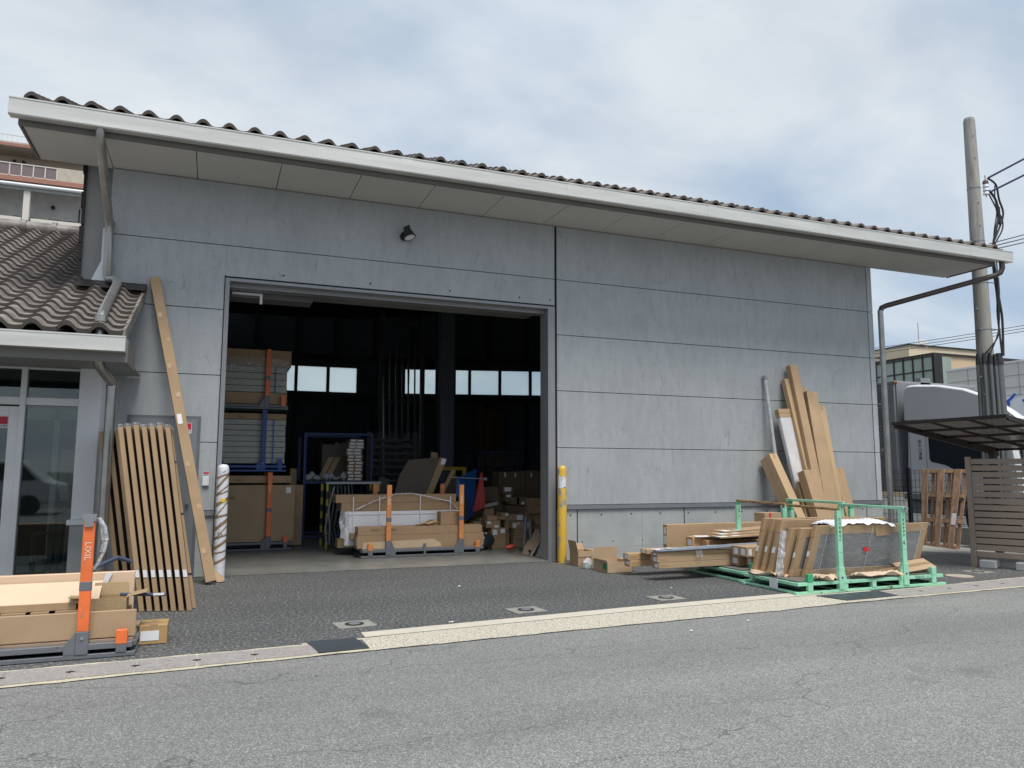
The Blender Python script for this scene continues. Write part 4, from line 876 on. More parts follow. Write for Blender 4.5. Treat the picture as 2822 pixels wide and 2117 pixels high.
slant("dark board between the narrow pack and the blue board", [(-1.05, .7), (-.80, .7), (-.62, 1.27), (-.90, 1.30)], 2.9, .05, M("dark_card_sheet2", (.13, .105, .08), .8))
slant("grey clear-wrapped pack edge left of the blue board", [(-.80, .80), (-.74, .80), (-.60, 1.28), (-.68, 1.30)], 2.55, .05, M("grey_wrapped_edge", (.17, .18, .16), .4, var=.2, vs=15))
slant("small dark board further left behind the long cartons", [(-2.35, .8), (-2.1, .8), (-1.9, 1.22), (-2.1, 1.27)], 3.2, .05, M("dark_card_sheet3", (.07, .055, .045), .8))
m = MB(); m.prism([(-1.12, 3.3, 1.55), (-.98, 3.3, 1.57), (-.98, 3.3, 1.72), (-1.1, 3.3, 1.75)], (0, .08, 0)); tag(m.build("loose_carton", KIN), "small carton perched above the leaning sheet packs", 'box')
m = MB(); m.box(-.95, -.03, 4.45, 4.52, 1.40, 1.47); m.box(-.10, -.03, 4.45, 4.52, .02, 1.40); m.box(-.33, -.25, 4.47, 4.51, .02, 1.40); m.box(-.93, -.87, 4.47, 4.51, .02, 1.40)
tag(m.build("yellow_steel_frame", M("yellow_frame_paint", (.50, .30, .02), .5)), "yellow steel frame behind the leaning sheet packs", 'frame')
m = MB(); m.prism([(-.93, 2.3, .92), (-.895, 2.3, 1.26), (-.42, 2.62, 1.43), (-.46, 2.62, .60), (-.73, 2.3, .48), (-.74, 2.3, .9)], (.005, .02, 0)); tag(m.build("blue_board", M("blue_board", (.015, .09, .28), .5, var=.04)), "blue pointed board standing right of the middle stillage", 'board')
m = MB(); m.prism([(-.50, 2.6, .62), (-.40, 2.5, 1.28), (-.37, 2.5, 1.36), (-.345, 2.5, 1.36), (-.335, 2.5, 1.28), (-.29, 2.5, .72)], (0, .02, 0)); tag(m.build("red_board", M("red_board", (.40, .02, .015), .5, var=.06)), "red pointed board right beside the blue board", 'board')
m = MB(); m.tube([(-1.05, 2.35, 1.27), (-.36, 2.3, 1.24)], .010, 8); m.box(-.39, -.335, 2.28, 2.32, 1.215, 1.265); tag(m.build("film_wrapped_bar", GREYLT), "thin pale bar lying across the blue board top", 'bar')

def print_marks(o, x, y, z, n, w_=.012, h=.016, mt=None):
    m = MB()
    for k in range(n): m.box(x+k*w_*1.5, x+k*w_*1.5+w_, y-.0022, y-.0008, z, z+h*(1 if k % 3 else .7)); 
    m.box(x-.01, x+n*w_*1.5+.005, y-.0022, y-.0008, z-.010, z-.008); m.box(x-.01, x+n*w_*1.5+.005, y-.0022, y-.0008, z+h+.006, z+h+.008)
    m.build("print_marks", mt or M("faded_brown_ink", (.17, .10, .05), .8), o)
for o in list(sc.collection.objects):
    lb = o.get('label', '')
    if lb.startswith("thin printed carton on top"): print_marks(o, -4.6, 3.15, 1.21, 5); print_marks(o, -3.78, 3.15, 1.21, 2)
    if lb.startswith("thin printed carton closing"): print_marks(o, -4.62, 3.15, 2.30, 5); print_marks(o, -3.88, 3.15, 2.30, 2)
    if lb.startswith("long grey-brown lid-less"): print_marks(o, -6.9, -4.30, .20, 6)
    if lb.startswith("tall brown carton filling"): print_marks(o, -4.8, 3.12, .9, 6, .02, .03)
# 7. boxes inside on the right
RB = [  # label, x0, x1, y, z0, z1, labels
 ("bottom carton of the nearest pile at right, two white labels on its front", -.34, -.07, 2.0, .015, .375, [(.02,.24,.10,.33),(.17,.27,.25,.345)]),
 ("narrow white striped carton beside the bottom carton", -.05, .03, 2.1, .015, .29, []),
 ("second carton up in the nearest pile with a split label", -.43, -.16, 2.05, .378, .50, [(.02,.07,.09,.11),(.16,.0,.24,.04)]),
 ("short carton third up in the nearest pile", -.39, -.20, 2.1, .503, .585, []),
 ("tall slim carton right of the nearest pile", .02, .11, 2.3, .28, .55, []),
 ("tiny carton with white label on the tall slim one", -.05, .09, 2.3, .552, .625, [(.085,.01,.14,.06)]),
 ("support carton under the tall slim one", -.02, .12, 2.3, .015, .278, []),
 ("carton with tape stripes alone on the dark crates", -.27, -.08, 2.6, .565, .69, []),
 ("carton with blue printed label, middle pile top", .11, .39, 2.3, .475, .59, [(.15,.01,.27,.10)]),
 ("tilted-looking carton with two stickers in the middle pile", .09, .34, 2.1, .345, .47, [(.01,.02,.08,.10),(.10,.08,.14,.11)]),
 ("flat carton second in the middle pile", .14, .36, 2.12, .275, .343, []),
 ("flat carton third in the middle pile", .13, .35, 2.08, .235, .273, []),
 ("flat carton above the lowest in the middle pile", .11, .35, 2.04, .17, .233, []),
 ("lowest carton in the middle pile", .10, .38, 2.06, .015, .168, []),
 ("big square carton with faint red lettering at the right", .71, 1.12, 2.8, .57, .86, []),
 ("carton under the big square one", .70, 1.15, 2.85, .32, .568, []),
 ("plain carton by the door jamb", .71, 1.0, 2.5, .375, .54, []),
 ("carton below the plain one by the door jamb", .66, 1.02, 2.52, .29, .373, []),
 ("bottom carton by the door jamb", .62, 1.05, 2.54, .015, .288, []),
 ("carton with large white label high in the back row", .25, .46, 3.0, .94, 1.09, [(.03,.05,.17,.13)]),
 ("carton with white label below the large labelled one", .30, .45, 3.02, .79, .938, [(.03,.09,.12,.135)]),
 ("long dark carton at the left of the back row", -.07, .36, 3.3, .80, 1.07, []),
 ("dark crate bottom left of the back row", -.25, .36, 3.3, .015, .79, []),
 ("upright carton behind the middle pile with white strip", .47, .61, 2.4, .015, .50, [(.03,.3,.07,.42)]),
 ("open topped carton in the centre of the back row", .38, .57, 2.95, .74, .88, []),
 ("carton with small label right of the open topped one", .52, .74, 2.95, .72, .882, [(.10,.02,.15,.07)]),
 ("dark carton under the open topped one", .35, .70, 3.0, .30, .72, []),
 ("flat carton lying left of the nearest pile", -.56, -.34, 2.35, .41, .47, []),
 ("support crate under the flat carton left of the nearest pile", -.55, -.30, 2.4, .015, .408, []),
 ("tiny flat carton on the left flat one", -.39, -.29, 2.5, .472, .52, []),
 ("small flat carton bridging the nearest pile", -.16, .0, 2.2, .505, .555, []),
 ("large dark carton wall segment at the far right, lower row", .55, 1.15, 4.0, .30, 1.02, []),
 ("dark carton wall segment at far right, upper row with white stickers", .55, 1.15, 4.02, 1.02, 1.37, [(.12,.24,.15,.33),(.35,.24,.38,.33)]),
 ("large dark carton wall segment beyond the jamb, lower row", 1.16, 1.75, 4.0, .30, 1.02, []),
 ("large dark carton wall segment beyond the jamb, upper row with one sticker", 1.16, 1.75, 4.02, 1.02, 1.40, [(.1,.24,.13,.33)]),
]
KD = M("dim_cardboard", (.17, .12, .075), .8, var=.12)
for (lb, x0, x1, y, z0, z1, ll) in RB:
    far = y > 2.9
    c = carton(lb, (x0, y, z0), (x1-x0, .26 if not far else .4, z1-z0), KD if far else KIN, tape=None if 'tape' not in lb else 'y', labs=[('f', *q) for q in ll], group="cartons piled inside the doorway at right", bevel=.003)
    if 'faint red' in lb: text("lettering", "LIXIL", .055, M("dim_red_ink", (.22, .06, .03), .8), c, at(.92, y-.001, .73), .0006)
m = MB(); m.sheet(22, 12, lambda u, v: Vector((-.53+(.17+.02*sin(9*u*3+4*v))*cos(2*pi*u)*sin(pi*v), 1.85+.12*sin(2*pi*u)*sin(pi*v), .17+.13*cos(pi*v)*(1+.15*sin(7*u*3)))))
tag(m.build("black_rubbish_bag", M("glossy_black_bag", (.03, .035, .04), .12, bump=1, bs=11), smooth=True), "glossy black bag slumped beside the middle stillage", 'bag')
DO = thing("platform_dolly", "wooden dolly board with four castors leaning at the right door jamb", 'dolly', (-.1, .85, 0))
A, B, Cc, D_ = Vector((-.20, 1.02, .02)), Vector((-.165, .62, .02)), Vector((.155, .74, .42)), Vector((.12, 1.12, .42))
n_ = (B-A).cross(D_-A).normalized(); n_ = n_ if n_.x < 0 else -n_
m = MB(); m.prism([A, B, Cc, D_], -n_*.018); m.build("board", PLYW, DO, bevel=.008)
for (p, s) in ((.14, .12), (.86, .12), (.14, .86), (.86, .86)):
    c = (A*(1-p)+B*p)*(1-s)+(D_*(1-p)+Cc*p)*s
    m = MB(); q = n_.cross(Vector((0, 1, 0))).normalized(); m.tube([c, c+n_*.02], .026, 12); m.mat(1); m.tube([c+n_*.04-Vector((0, .012, 0)), c+n_*.04+Vector((0, .012, 0))], .026, 14)
    m.build("castor", [GREYLT, BLACK], DO)
for (lb, dx, w_, mt) in (("white panel leaning behind the dolly board", .045, .02, M("white_panel_edge", (.40, .42, .42), .5)), ("blue panel leaning behind the dolly board", .085, .016, M("blue_panel_edge", (.02, .08, .33), .5))):
    m = MB(); m.prism([(-.09+dx, .50, .0145), (-.09+dx, .86, .0145), (.12+dx, .9, .50), (.12+dx, .55, .50)], (w_, 0, 0)); tag(m.build("leaning_panel", mt), lb, 'panel')
m = MB(); m.tube([(-.10, 1.1, .015), (-.04, 1.15, .62)], .028, 10); m.tube([(-.02, 1.0, .015), (.0, 1.05, .55)], .022, 10)
tag(m.build("rolled_film", M("dark_rolled_film", (.09, .10, .11), .4)), "dark film rolls standing at the right jamb behind the dolly", 'roll')
m = MB(); m.sheet(10, 6, lambda u, v: Vector((-.25+.09*cos(2*pi*u)*sin(pi*v), 1.35+.05*sin(2*pi*u)*sin(pi*v), .10+.04*cos(pi*v)+.01*sin(9*u)))); tag(m.build("red_plastic_bag", M("red_bag", (.5, .06, .03), .35), smooth=True), "crumpled red bag left of the dolly", 'bag')
m = MB(); m.prism([(-.33, 2.55, .70), (-.02, 2.55, .76), (-.02, 2.55, .82), (-.33, 2.55, .75)], (0, .05, 0)); tag(m.build("white_channel", M("grey_white_channel", (.33, .34, .34), .5)), "pale channel bar sticking out behind the striped-tape carton", 'bar')
# far goods, only dim shapes
m = MB()
for k, (x, w_, h) in enumerate(((-.95, .05, 4.6), (-.80, .12, 4.9), (-.62, .04, 4.3), (-1.02, .03, 3.9), (-1.25, .04, 4.1), (-.55, .03, 3.2))): pass
r = thing("profile_rack", "tall dark rack of upright metal profiles in the middle of the hall", 'rack', (-.9, 7, 0))
for x in (-1.35, -.35): MB().box(x-.05, x+.05, 6.9, 7.0, .02, 5.2).build("upright", INDARK, r)
for z in (1.5, 3.0, 4.9): MB().box(-1.3, -.4, 6.92, 6.98, z, z+.08).build("crossbar", INDARK, r)
for k in range(9):
    x = -1.28+.1*k; h = (3.6, 4.3, 4.7, 4.6, 4.2, 4.4, 3.9, 4.5, 3.5)[k]
    m = MB(); m.prism([(x, 6.7, .02), (x+.035, 6.7, .02), (x+.035+.06*(k % 3-1), 6.86, h), (x+.06*(k % 3-1), 6.86, h)], (0, .03, 0)); m.build("metal_profile", [M("dark_profile", (.05, .05, .055), .4), M("bright_profile", (.22, .22, .22), .3, metal=.6)][1 if k in (0, 8) else 0], r)
r = thing("profile_rack", "second tall rack of uprights left of the inner column", 'rack', (.1, 8, 0))
for x in (.35, .78): MB().box(x-.05, x+.05, 8.0, 8.1, .02, 5.4).build("upright", INDARK, r)
for z in (1.5, 3.0, 4.9): MB().box(.40, .73, 8.02, 8.08, z, z+.08).build("crossbar", INDARK, r)
MB().box(.42, .45, 7.95, 7.98, .02, 4.7).build("metal_profile", M("bright_profile", (.22, .22, .22), .3), r)
m = MB(); 
for k in range(3): m.box(2.0+k*.30, 2.26+k*.30, 9.8, 9.9, .9, 3.25-.08*k)
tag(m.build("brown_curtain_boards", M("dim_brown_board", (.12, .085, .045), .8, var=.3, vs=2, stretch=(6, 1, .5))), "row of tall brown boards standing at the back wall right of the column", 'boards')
rk = steel_rack("dark workbench rack below the brown boards at the back wall", 1.2, 3.0, 8.6, 9.3, .02, 1.55, INDARK, (.5, 1.0, 1.5))
rk = steel_rack("dark blue film covered rack at the far right inside", .55, 1.50, 5.3, 6.2, .02, 1.85, M("dim_blue_rack", (.02, .03, .07), .5), (.6, 1.2, 1.8))
m = MB(); m.sheet(10, 8, lambda u, v: Vector((.6+.9*u, 5.25+.02*sin(9*u+7*v), .9+.95*v))); m.build("film", film("dim_film2", (.25, .28, .3), .10), rk, smooth=True)
for k, (x, y, h, w_) in enumerate(((-4.1, 8.5, 2.6, .5), (-3.2, 8.8, 2.2, .7), (-2.2, 9.2, 2.9, .12), (-1.7, 9.4, 2.7, .1), (-2.7, 6.8, 1.9, .4))):
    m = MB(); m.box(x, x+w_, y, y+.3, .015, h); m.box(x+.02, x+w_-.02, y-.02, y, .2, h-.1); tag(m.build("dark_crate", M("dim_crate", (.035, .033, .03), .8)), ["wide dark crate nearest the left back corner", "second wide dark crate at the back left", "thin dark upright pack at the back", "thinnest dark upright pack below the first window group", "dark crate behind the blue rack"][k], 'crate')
# 8. goods on the right: open boxes
def mk(r):
    m = MB(); m.box(-.215+.01, -.215+.06, 0, 0, 0, 0)
b = open_box("open carton with green mark between yellow bollard and concrete wall", .02, .26, -.70, -.42, .004, .215, KRAFT, [('l', .15, 78), ('r', .10, -2), ('b', .10, 60), ('f', .08, -85)])
m = MB(); m.box(.17, .215, -.7045, -.7005, .0, .04); m.build("green_mark", M("green_print", (.06, .38, .12), .6), b)
m = MB()
for k in range(5): m.box(.06+.018*k, .072+.018*k, -.7035, -.7005, .025, .04)
m.build("dark_print", INK, b)
b = open_box("open carton lying in front of the two orange-brown long cartons", .04, .42, -1.55, -1.15, .004, .15, M("weak_kraft", (.42, .30, .19), .8), [('l', .02, 85), ('b', .17, 92), ('f', .14, -88), ('r', .12, 3)])
m = MB(); m.box(.0365, .0395, -1.53, -1.42, .05, .13); m.build("green_mark", M("dark_green_print", (.03, .20, .10), .6), b)
m = MB()
for k in range(9): m.box(.10+.016*k, .108+.022*k % .02+.016*k, -1.553, -1.5505, .012, .028)
m.build("dark_print", INK, b)
m = MB(); m.sheet(16, 10, lambda u, v: Vector((.02+.07*cos(2*pi*u)*(sin(pi*v)+.15), -1.0+.06*sin(2*pi*u)*(sin(pi*v)+.15), .005+.15*v+.01*sin(13*u)))); tag(m.build("clear_plastic_bag", FILMM, smooth=True), "small clear plastic bag standing between the two open cartons", 'plastic bag')
# 9. green stillages
def green_stillage(label, x0, x1, y0, y1, px, ht, board, dxback=.0):
    r = thing('green_stillage', label, 'stillage', ((x0+x1)/2, (y0+y1)/2, 0), "mint green steel stillages by the road")
    m = MB()
    for y in (y0, y1-.045): m.box(x0-.03, x1+.04, y, y+.045, .004, .034); m.box(x0, x1, y+.002, y+.04, .098, .135)
    for x in (x0, x1-.045): m.box(x, x+.045, y0+.045, y1-.045, .006, .034); m.box(x, x+.045, y0+.04, y1-.045, .098, .134)
    n = 7
    for i in range(1, n): x = x0+(x1-x0)*i/n; m.box(x-.02, x+.02, y0+.045, y1-.045, .10, .13); m.box(x-.02, x+.02, y0+.045, y1-.045, .008, .032)
    m.build('base_frame', GREEN, r, bevel=.003)
    m = MB(); k = 9
    for i in range(k): q = (x1-x0-.06)/k; m.box(x0+.03+i*q, x0+.03+(i+1)*q-.006, y0+.045, y1-.045, .1355, .150)
    m.build('deck_boards', M("weathered_deck_boards", (.15, .14, .125), .85, var=.2, vs=5, stretch=(1, 5, 1)), r)
    for y in (y0-.004, y1-.045):
        for x in (x0+.18, x1-.16):
            m = MB(); m.box(x-.035, x+.035, y, y+.045, .034, .135); m.mat(1); m.box(x-.038, x+.038, y-.003, y+.048, .135, .225); m.build('corner_stub', [GREEN, GREEN2 if x < (x0+x1)/2 else GREEN], r, bevel=.003)
        m = MB(); m.box((x0+x1)/2-.03, (x0+x1)/2+.03, y, y+.045, .034, .13); m.build('middle_stub', GREEN, r)
        for j, x in enumerate(px):
            x += dxback if y > y0 else 0
            m = MB(); m.box(x-.042, x+.042, y-.006, y+.05, .034, .29); s = 1 if j == 0 else -1
            m.prism([(x+s*.042, y+.01, .036), (x+s*.10, y+.01, .036), (x+s*.10, y+.01, .10), (x+s*.042, y+.01, .28)], (0, .02, 0)); m.mat(1); m.cyl((x, y-.012, .17), .012, .008, 10, 'Y'); m.build('post_foot', [GREEN, INK], r, bevel=.003)
            m = MB(); m.box(x-.034, x+.034, y, y+.045, .29, .45); m.box(x-.030, x+.030, y+.003, y+.042, .45, .455); m.box(x-.034, x+.034, y, y+.045, .455, ht-.04); m.mat(1); m.box(x-.030, x+.030, y+.003, y+.042, ht-.04, ht)
            m.build('post', [GREEN, GREEN2 if (y > y0) else GREEN], r, bevel=.004)
    return r
G1 = green_stillage("front mint green stillage carrying framed glass packs at the road edge", 1.16, 3.42, -3.93, -2.98, (1.80, 2.80), .93, True, .12)
G2 = green_stillage("rear mint green stillage carrying the long overhanging cartons", 1.22, 3.6, -2.88, -1.75, (1.93, 2.88), .95, True, .12)
MB().tube([(1.80, -3.92, .945), (1.90, -2.98, .955)], .017, 8).build('top_bar', RUSTB, G1)
m = MB(); m.box(2.775, 2.825, -3.96, -2.95, .93, .965); m.build('top_bar', GREEN, G1, bevel=.004)
m = MB(); m.cyl((2.80, -4.0, .947), .02, .05, 12, 'Y', .012); m.build('bar_end', GREYLT, G1)
MB().tube([(1.92, -2.90, .962), (2.06, -1.74, .968)], .017, 8).build('top_bar', RUSTB, G2)
m = MB(); m.prism([(2.86, -2.92, .95), (2.91, -2.92, .95), (3.03, -1.70, .95), (2.98, -1.70, .95)], (0, 0, .035)); m.build('top_bar', GREEN, G2, bevel=.004)
m = MB(); m.box(1.155, 1.158, -3.60, -3.46, .03, .145); m.build('shipping_label', WPAPER, G1)
text('lettering', "TD2112", .045, INK, G1, at(3.02, -3.9295, .117), .0006)
vt = FRONT
for k, ch in enumerate("立川営業走行"): text('lettering', ch, .036, M("faded_dark_print", (.05, .12, .07), .7), G1, at(1.80, -3.935, .83-.048*k), .0006)
for k in range(5): m = MB(); m.box(2.785, 2.812, -3.9355, -3.934, .80-.045*k, .815-.045*k); m.box(2.79, 2.80, -3.9355, -3.934, .785-.045*k, .80-.045*k); m.build('print_mark', M("faded_dark_print2", (.05, .12, .07), .7), G1)
# glass packs leaning forward
def glass_pack(label, x0, x1, yb, h, th, dx, dy, face=True, group="cardboard edged glass packs on the green stillage", z0=.152, ew=.085):
    sh = Matrix.Identity(4); sh[0][2] = dx/h; sh[1][2] = dy/h; T = Matrix.Translation((x0, yb, z0)) @ sh; W = x1-x0
    r = thing('glass_pack', label, 'glass pack', ((x0+x1)/2, yb, z0), group)
    m = MB(); m.box(.01, W-.01, .004, th-.004, .01, h-.01, T); m.build('pane', M("wrapped_grey_glass", (.20, .205, .21), .25, var=.1), r)
    for (nm, a, b, c, d) in (('top', 0, W, h-ew*1.25, h), ('bottom', 0, W, 0, ew), ('left', 0, ew*1.2, ew, h-ew*1.25), ('right', W-ew*1.2, W, ew, h-ew*1.25)):
        m = MB(); m.box(a, b, 0, th, c, d, T); m.build('edge_protector', KRAFT, r, bevel=.003)
    m = MB(); m.box(-.0035, -.0005, th*.15, th*.85, h*.40, h*.50, T); m.build('shipping_label', LABEL, r)
    for (c0, c1) in ((h*.78, h+.003), (0, h*.13)): m = MB(); m.box(-.002, .03, -.002, th+.002, c0, c1, T); m.build('corner_cap', KRAFT2, r, bevel=.002)
    if face:
        m = MB(); m.sheet(30, 14, lambda u, v: T @ Vector((.06+(W-.12)*u, -.006-.004*sin(u*23+v*11)-.003*sin(u*7-v*19), .04+(h-.10)*v))); m.build('film', film("face_film", (.55, .57, .6), .13, rough=.35, bs=4, st=(1, 1, 2.0)), r, smooth=True)
        m = MB(); m.box(W*.45, W*.50, -.012, -.010, h*.46, h*.54, T); m.build('red_sticker', M("red_sticker", (.75, .02, .04), .4), r)
        m = MB(); m.box(W*.485, W*.488, -.013, -.011, 0, h, T); m.box(W*.10, W*.103, -.013, -.011, 0, h, T); m.box(W*.93, W*.933, -.013, -.011, 0, h, T); m.build('clear_strap', FILMM, r)
        m = MB(); m.prism([T @ Vector((W*.50, -.004, h-.005)), T @ Vector((W*.66, -.004, h-.005)), T @ Vector((W*.66, -.004, h-.135)), T @ Vector((W*.535, -.004, h-.15))], (0, -.003, 0)); m.build('torn_flap', KRAFT, r)
    return r
glass_pack("frontmost framed glass pack with red sticker on its clear film", 1.50, 3.30, -3.66, .60, .055, .08, -.14)
glass_pack("second glass pack from the front, slightly lower", 1.36, 2.9, -3.58, .565, .04, .09, -.12, False)
glass_pack("third glass pack from the front", 1.28, 2.8, -3.50, .565, .055, .10, -.12, False)
glass_pack("fourth glass pack from the front, taller with grey film edge", 1.24, 2.9, -3.38, .655, .07, .10, -.12, False)
glass_pack("fifth glass pack from the front", 1.23, 2.6, -3.25, .66, .05, .10, -.12, False)
glass_pack("rearmost glass pack on the green stillage", 1.19, 2.5, -3.14, .66, .05, .10, -.12, False)
m = MB(); m.prism([(1.22, -3.53, .155), (1.30, -3.53, .155), (1.38, -3.53, .68), (1.33, -3.53, .68)], (0, .05, 0)); tag(m.build("film_bundle", FILMM), "grey film wrapped strip standing between the glass packs", 'film bundle')
m = MB()
def crumple(u, v): return Vector((1.80+.98*u, -3.78+.30*v-.04*u, .765+.018*sin(u*9+v*4)*sin(v*6)+.04*sin(pi*u)+.008*sin(u*31+v*13)+.006*sin(u*53+v*25)-.03*abs(v-.5)))
m.sheet(36, 12, crumple); m.sheet(36, 6, lambda u, v: crumple(u, 0)+Vector((0, -.02*v, -.022*v*(1+.4*sin(u*14)))))
tag(m.build("crumpled_white_film", M("white_crumpled_film", (.74, .75, .79), .25, var=.05, bump=.6, bs=25), smooth=True), "crumpled white film lying across the tops of the glass packs", 'plastic film')
def scrap(label, x0, x1, y0, y1, z, amp, seed, mt):
    rr = random.Random(seed); a, b, c = [rr.uniform(4, 11) for _ in range(3)]
    m = MB(); m.sheet(18, 8, lambda u, v: Vector((x0+(x1-x0)*u+.02*sin(v*a), y0+(y1-y0)*v+.02*sin(u*b), z+amp*(1+sin(u*a+v*c))*.5+amp*.5*sin(u*17+v*b))))
    o = m.build("crumpled_paper", mt, smooth=True); md = o.modifiers.new('thick', 'SOLIDIFY'); md.thickness = .003; return tag(o, label, 'paper')
PAP = M("pale_packing_paper", (.60, .46, .33), .8, var=.06, bump=.3, bs=15)
scrap("pale packing paper draped over the front rail between the green posts", 1.98, 2.72, -3.95, -3.84, .165, .03, 2, PAP)
scrap("packing paper crumpled left of the left green post", 1.42, 1.74, -3.95, -3.78, .158, .035, 3, PAP)
scrap("packing paper at the left edge of the green stillage deck", 1.17, 1.40, -3.55, -3.1, .158, .03, 4, PAP)
m = MB(); m.prism([(2.0, -3.80, .155), (3.30, -3.80, .155), (3.36, -3.80, .26), (3.28, -3.80, .275), (2.4, -3.80, .20)], (0, .01, 0)); m.prism([(2.82, -3.86, .16), (3.40, -3.86, .21), (3.36, -3.7, .30), (2.84, -3.7, .26)], (0, 0, .005))
tag(m.build("curled_cardboard", KRAFT3), "long curled cardboard sheet under the frontmost glass pack", 'cardboard sheet')
# long cartons overhanging G2
G = "long cartons overhanging the rear green stillage"
DKO = KRAFT2
lc = [("lowest long carton with overhanging labelled end", .30, -2.42, .155, (2.7, .16, .075), KRAFT3), ("long carton second from the bottom, labelled end", .28, -2.42, .232, (2.7, .16, .075), KRAFT3),
      ("taped long carton under the grey film wrapped bars", .28, -2.42, .309, (2.2, .16, .05), KRAFT)]
for (lb, x, y, z, d, mt) in lc: carton(lb, (x, y, z), d, mt, tape='ends', labs=[('l', .02, .012, .09, d[2]-.012)], group=G)
carton("orange-brown long carton, upper of the pair sticking out furthest", (.19, -1.85, .205), (2.4, .14, .085), KRAFT2, tape='ends', labs=[('l', .02, .015, .09, .07)], group=G)
carton("orange-brown long carton, lower of the pair sticking out furthest", (.21, -1.85, .118), (2.4, .14, .085), KRAFT2, tape='ends', labs=[('l', .02, .03, .09, .07)], group=G)
carton("orange-brown carton just above the furthest overhanging pair", (.37, -2.02, .295), (2.0, .16, .06), KRAFT2, tape=None, labs=[('l', .03, .012, .12, .05)], group=G)
carton("broad upright carton standing at the back of the overhanging goods", (1.12, -1.35, .16), (2.3, .10, .46), KRAFT, tape=None, labs=[('l', .01, .18, .08, .30), ('l', .02, .32, .07, .42)], group=G)
carton("labelled carton with paper sheet on top, behind the film bars", (1.28, -1.75, .30), (1.5, .16, .17), KRAFT2, tape=None, labs=[('l', .03, .05, .12, .13)], group=G)
carton("orange carton right of the carton with the paper sheet", (1.42, -1.90, .30), (1.3, .14, .13), KRAFT2, tape='ends', group=G)
m = MB(); m.prism([(1.30, -1.80, .473), (1.62, -1.86, .473), (1.72, -1.66, .473), (1.38, -1.60, .473)], (0, 0, .004)); tag(m.build("paper_sheet", WPAPER), "white paper sheet lying on a labelled carton", 'paper sheet')
carton("large labelled carton on the deck, upper of two at the right", (1.38, -2.78, .295), (1.5, .30, .125), KRAFT, tape=None, labs=[('l', .03, .02, .11, .10), ('l', .17, .02, .25, .10), ('f', .03, .02, .08, .10)], group=G)
carton("large labelled carton on the deck, lower left one", (1.44, -2.55, .155), (1.4, .22, .135), KRAFT, tape=None, labs=[('l', .04, .03, .13, .10)], group=G)
carton("large labelled carton on the deck, lower front one", (1.54, -2.80, .155), (1.3, .24, .137), KRAFT, tape=None, labs=[('l', .02, .03, .09, .10), ('l', .13, .03, .2, .11)], group=G)
m = MB(); m.box(.98, 1.9, -2.25, -2.05, .31, .36); tag(m.build("black_wrapped_bundle", M("black_foil", (.02, .022, .035), .2, bump=.5, bs=14), bevel=.01), "black wrapped bundle with white tags between the long cartons", 'bundle')
m = MB()
for x in (1.0, 1.10, 1.22): m.prism([(x, -2.26, .35), (x+.06, -2.26, .355), (x+.055, -2.27, .30), (x-.005, -2.27, .295)], (0, -.002, 0))
o = m.build("white_tag", LABEL, bpy.data.objects["black_wrapped_bundle"]) if False else tag(m.build("white_tags", LABEL), "three white paper tags hanging on the black wrapped bundle", 'tags')
r = thing("film_wrapped_bars", "bundle of grey bars wrapped in shiny film jutting out over the long cartons", 'bar bundle', (1.2, -2.4, .36))
m = MB()
for k in range(5): m.tube([(.25+.012*k, -2.43+.03*k, .374+.008*(k % 2)), (2.6, -2.50+.035*k, .425+.008*(k % 2))], .015, 8)
m.build("bars", M("silver_bars", (.30, .32, .37), .25, metal=.5, var=.15, vs=20), r)
m = MB(); m.sheet(30, 8, lambda u, v: Vector((.26+2.3*u, -2.45-.05*u*.8+.17*v, .378+.05*u+.024*sin(pi*v)+.003*sin(u*40+v*9)))); m.build("film", film("bar_film", (.75, .78, .85), .25, rough=.15, bs=12, st=(.3, 1, 1)), r, smooth=True)
m = MB(); m.box(.30, .37, -2.44, -2.34, .397, .400); m.box(.43, .50, -2.44, -2.34, .402, .405); m.box(.24, .30, -2.455, -2.31, .39, .397); m.build("shipping_label", WPAPER, r)
m = MB(); m.sheet(8, 10, lambda u, v: Vector((.83+.10*u+.03*v, -2.46+.02*sin(u*9), .37-.10*v*(1-.3*u)))); tag(m.build("hanging_film", FILMM, smooth=True), "scrap of clear film hanging below the bar bundle", 'plastic film')
for k, (x, y, z, an, lb) in enumerate(((1.42, -2.20, .485, -.10, "lowest flattened carton of the loose fan lying on the long goods"), (1.55, -2.05, .505, -.02, "middle flattened carton of the loose fan"), (1.72, -1.9, .53, .05, "topmost flattened carton of the loose fan with white label"), (1.95, -2.45, .445, -.04, "small flattened carton near the left green post"))):
    T = Matrix.Translation((x, y, z)) @ Matrix.Rotation(an, 4, 'Z') @ Matrix.Rotation(-.03, 4, 'Y'); m = MB(); m.box(0, 1.15, 0, .34, 0, .007, T); m.box(.02, 1.15, .02, .34, .008, .014, T)
    o = m.build("flattened_carton", KRAFT); tag(o, lb, 'flattened box', "flattened cartons fanned out on the long goods")
    f = MB(); f.box(-.002, .14, .03, .14, .0142, .017, T); f.box(.22, .33, .04, .12, .0142, .016, T); f.build("shipping_label", LABEL, o)
carton("small brown box with a red tab below the leaning cartons", (3.12, -1.05, .55), (.34, .25, .185), KRAFT3, tape=None, labs=[('f', .09, .12, .125, .185, RED)])
carton("hidden base carton under the small red-tab box", (2.9, -1.1, .10), (.6, .35, .445), KRAFT3, tape=None)
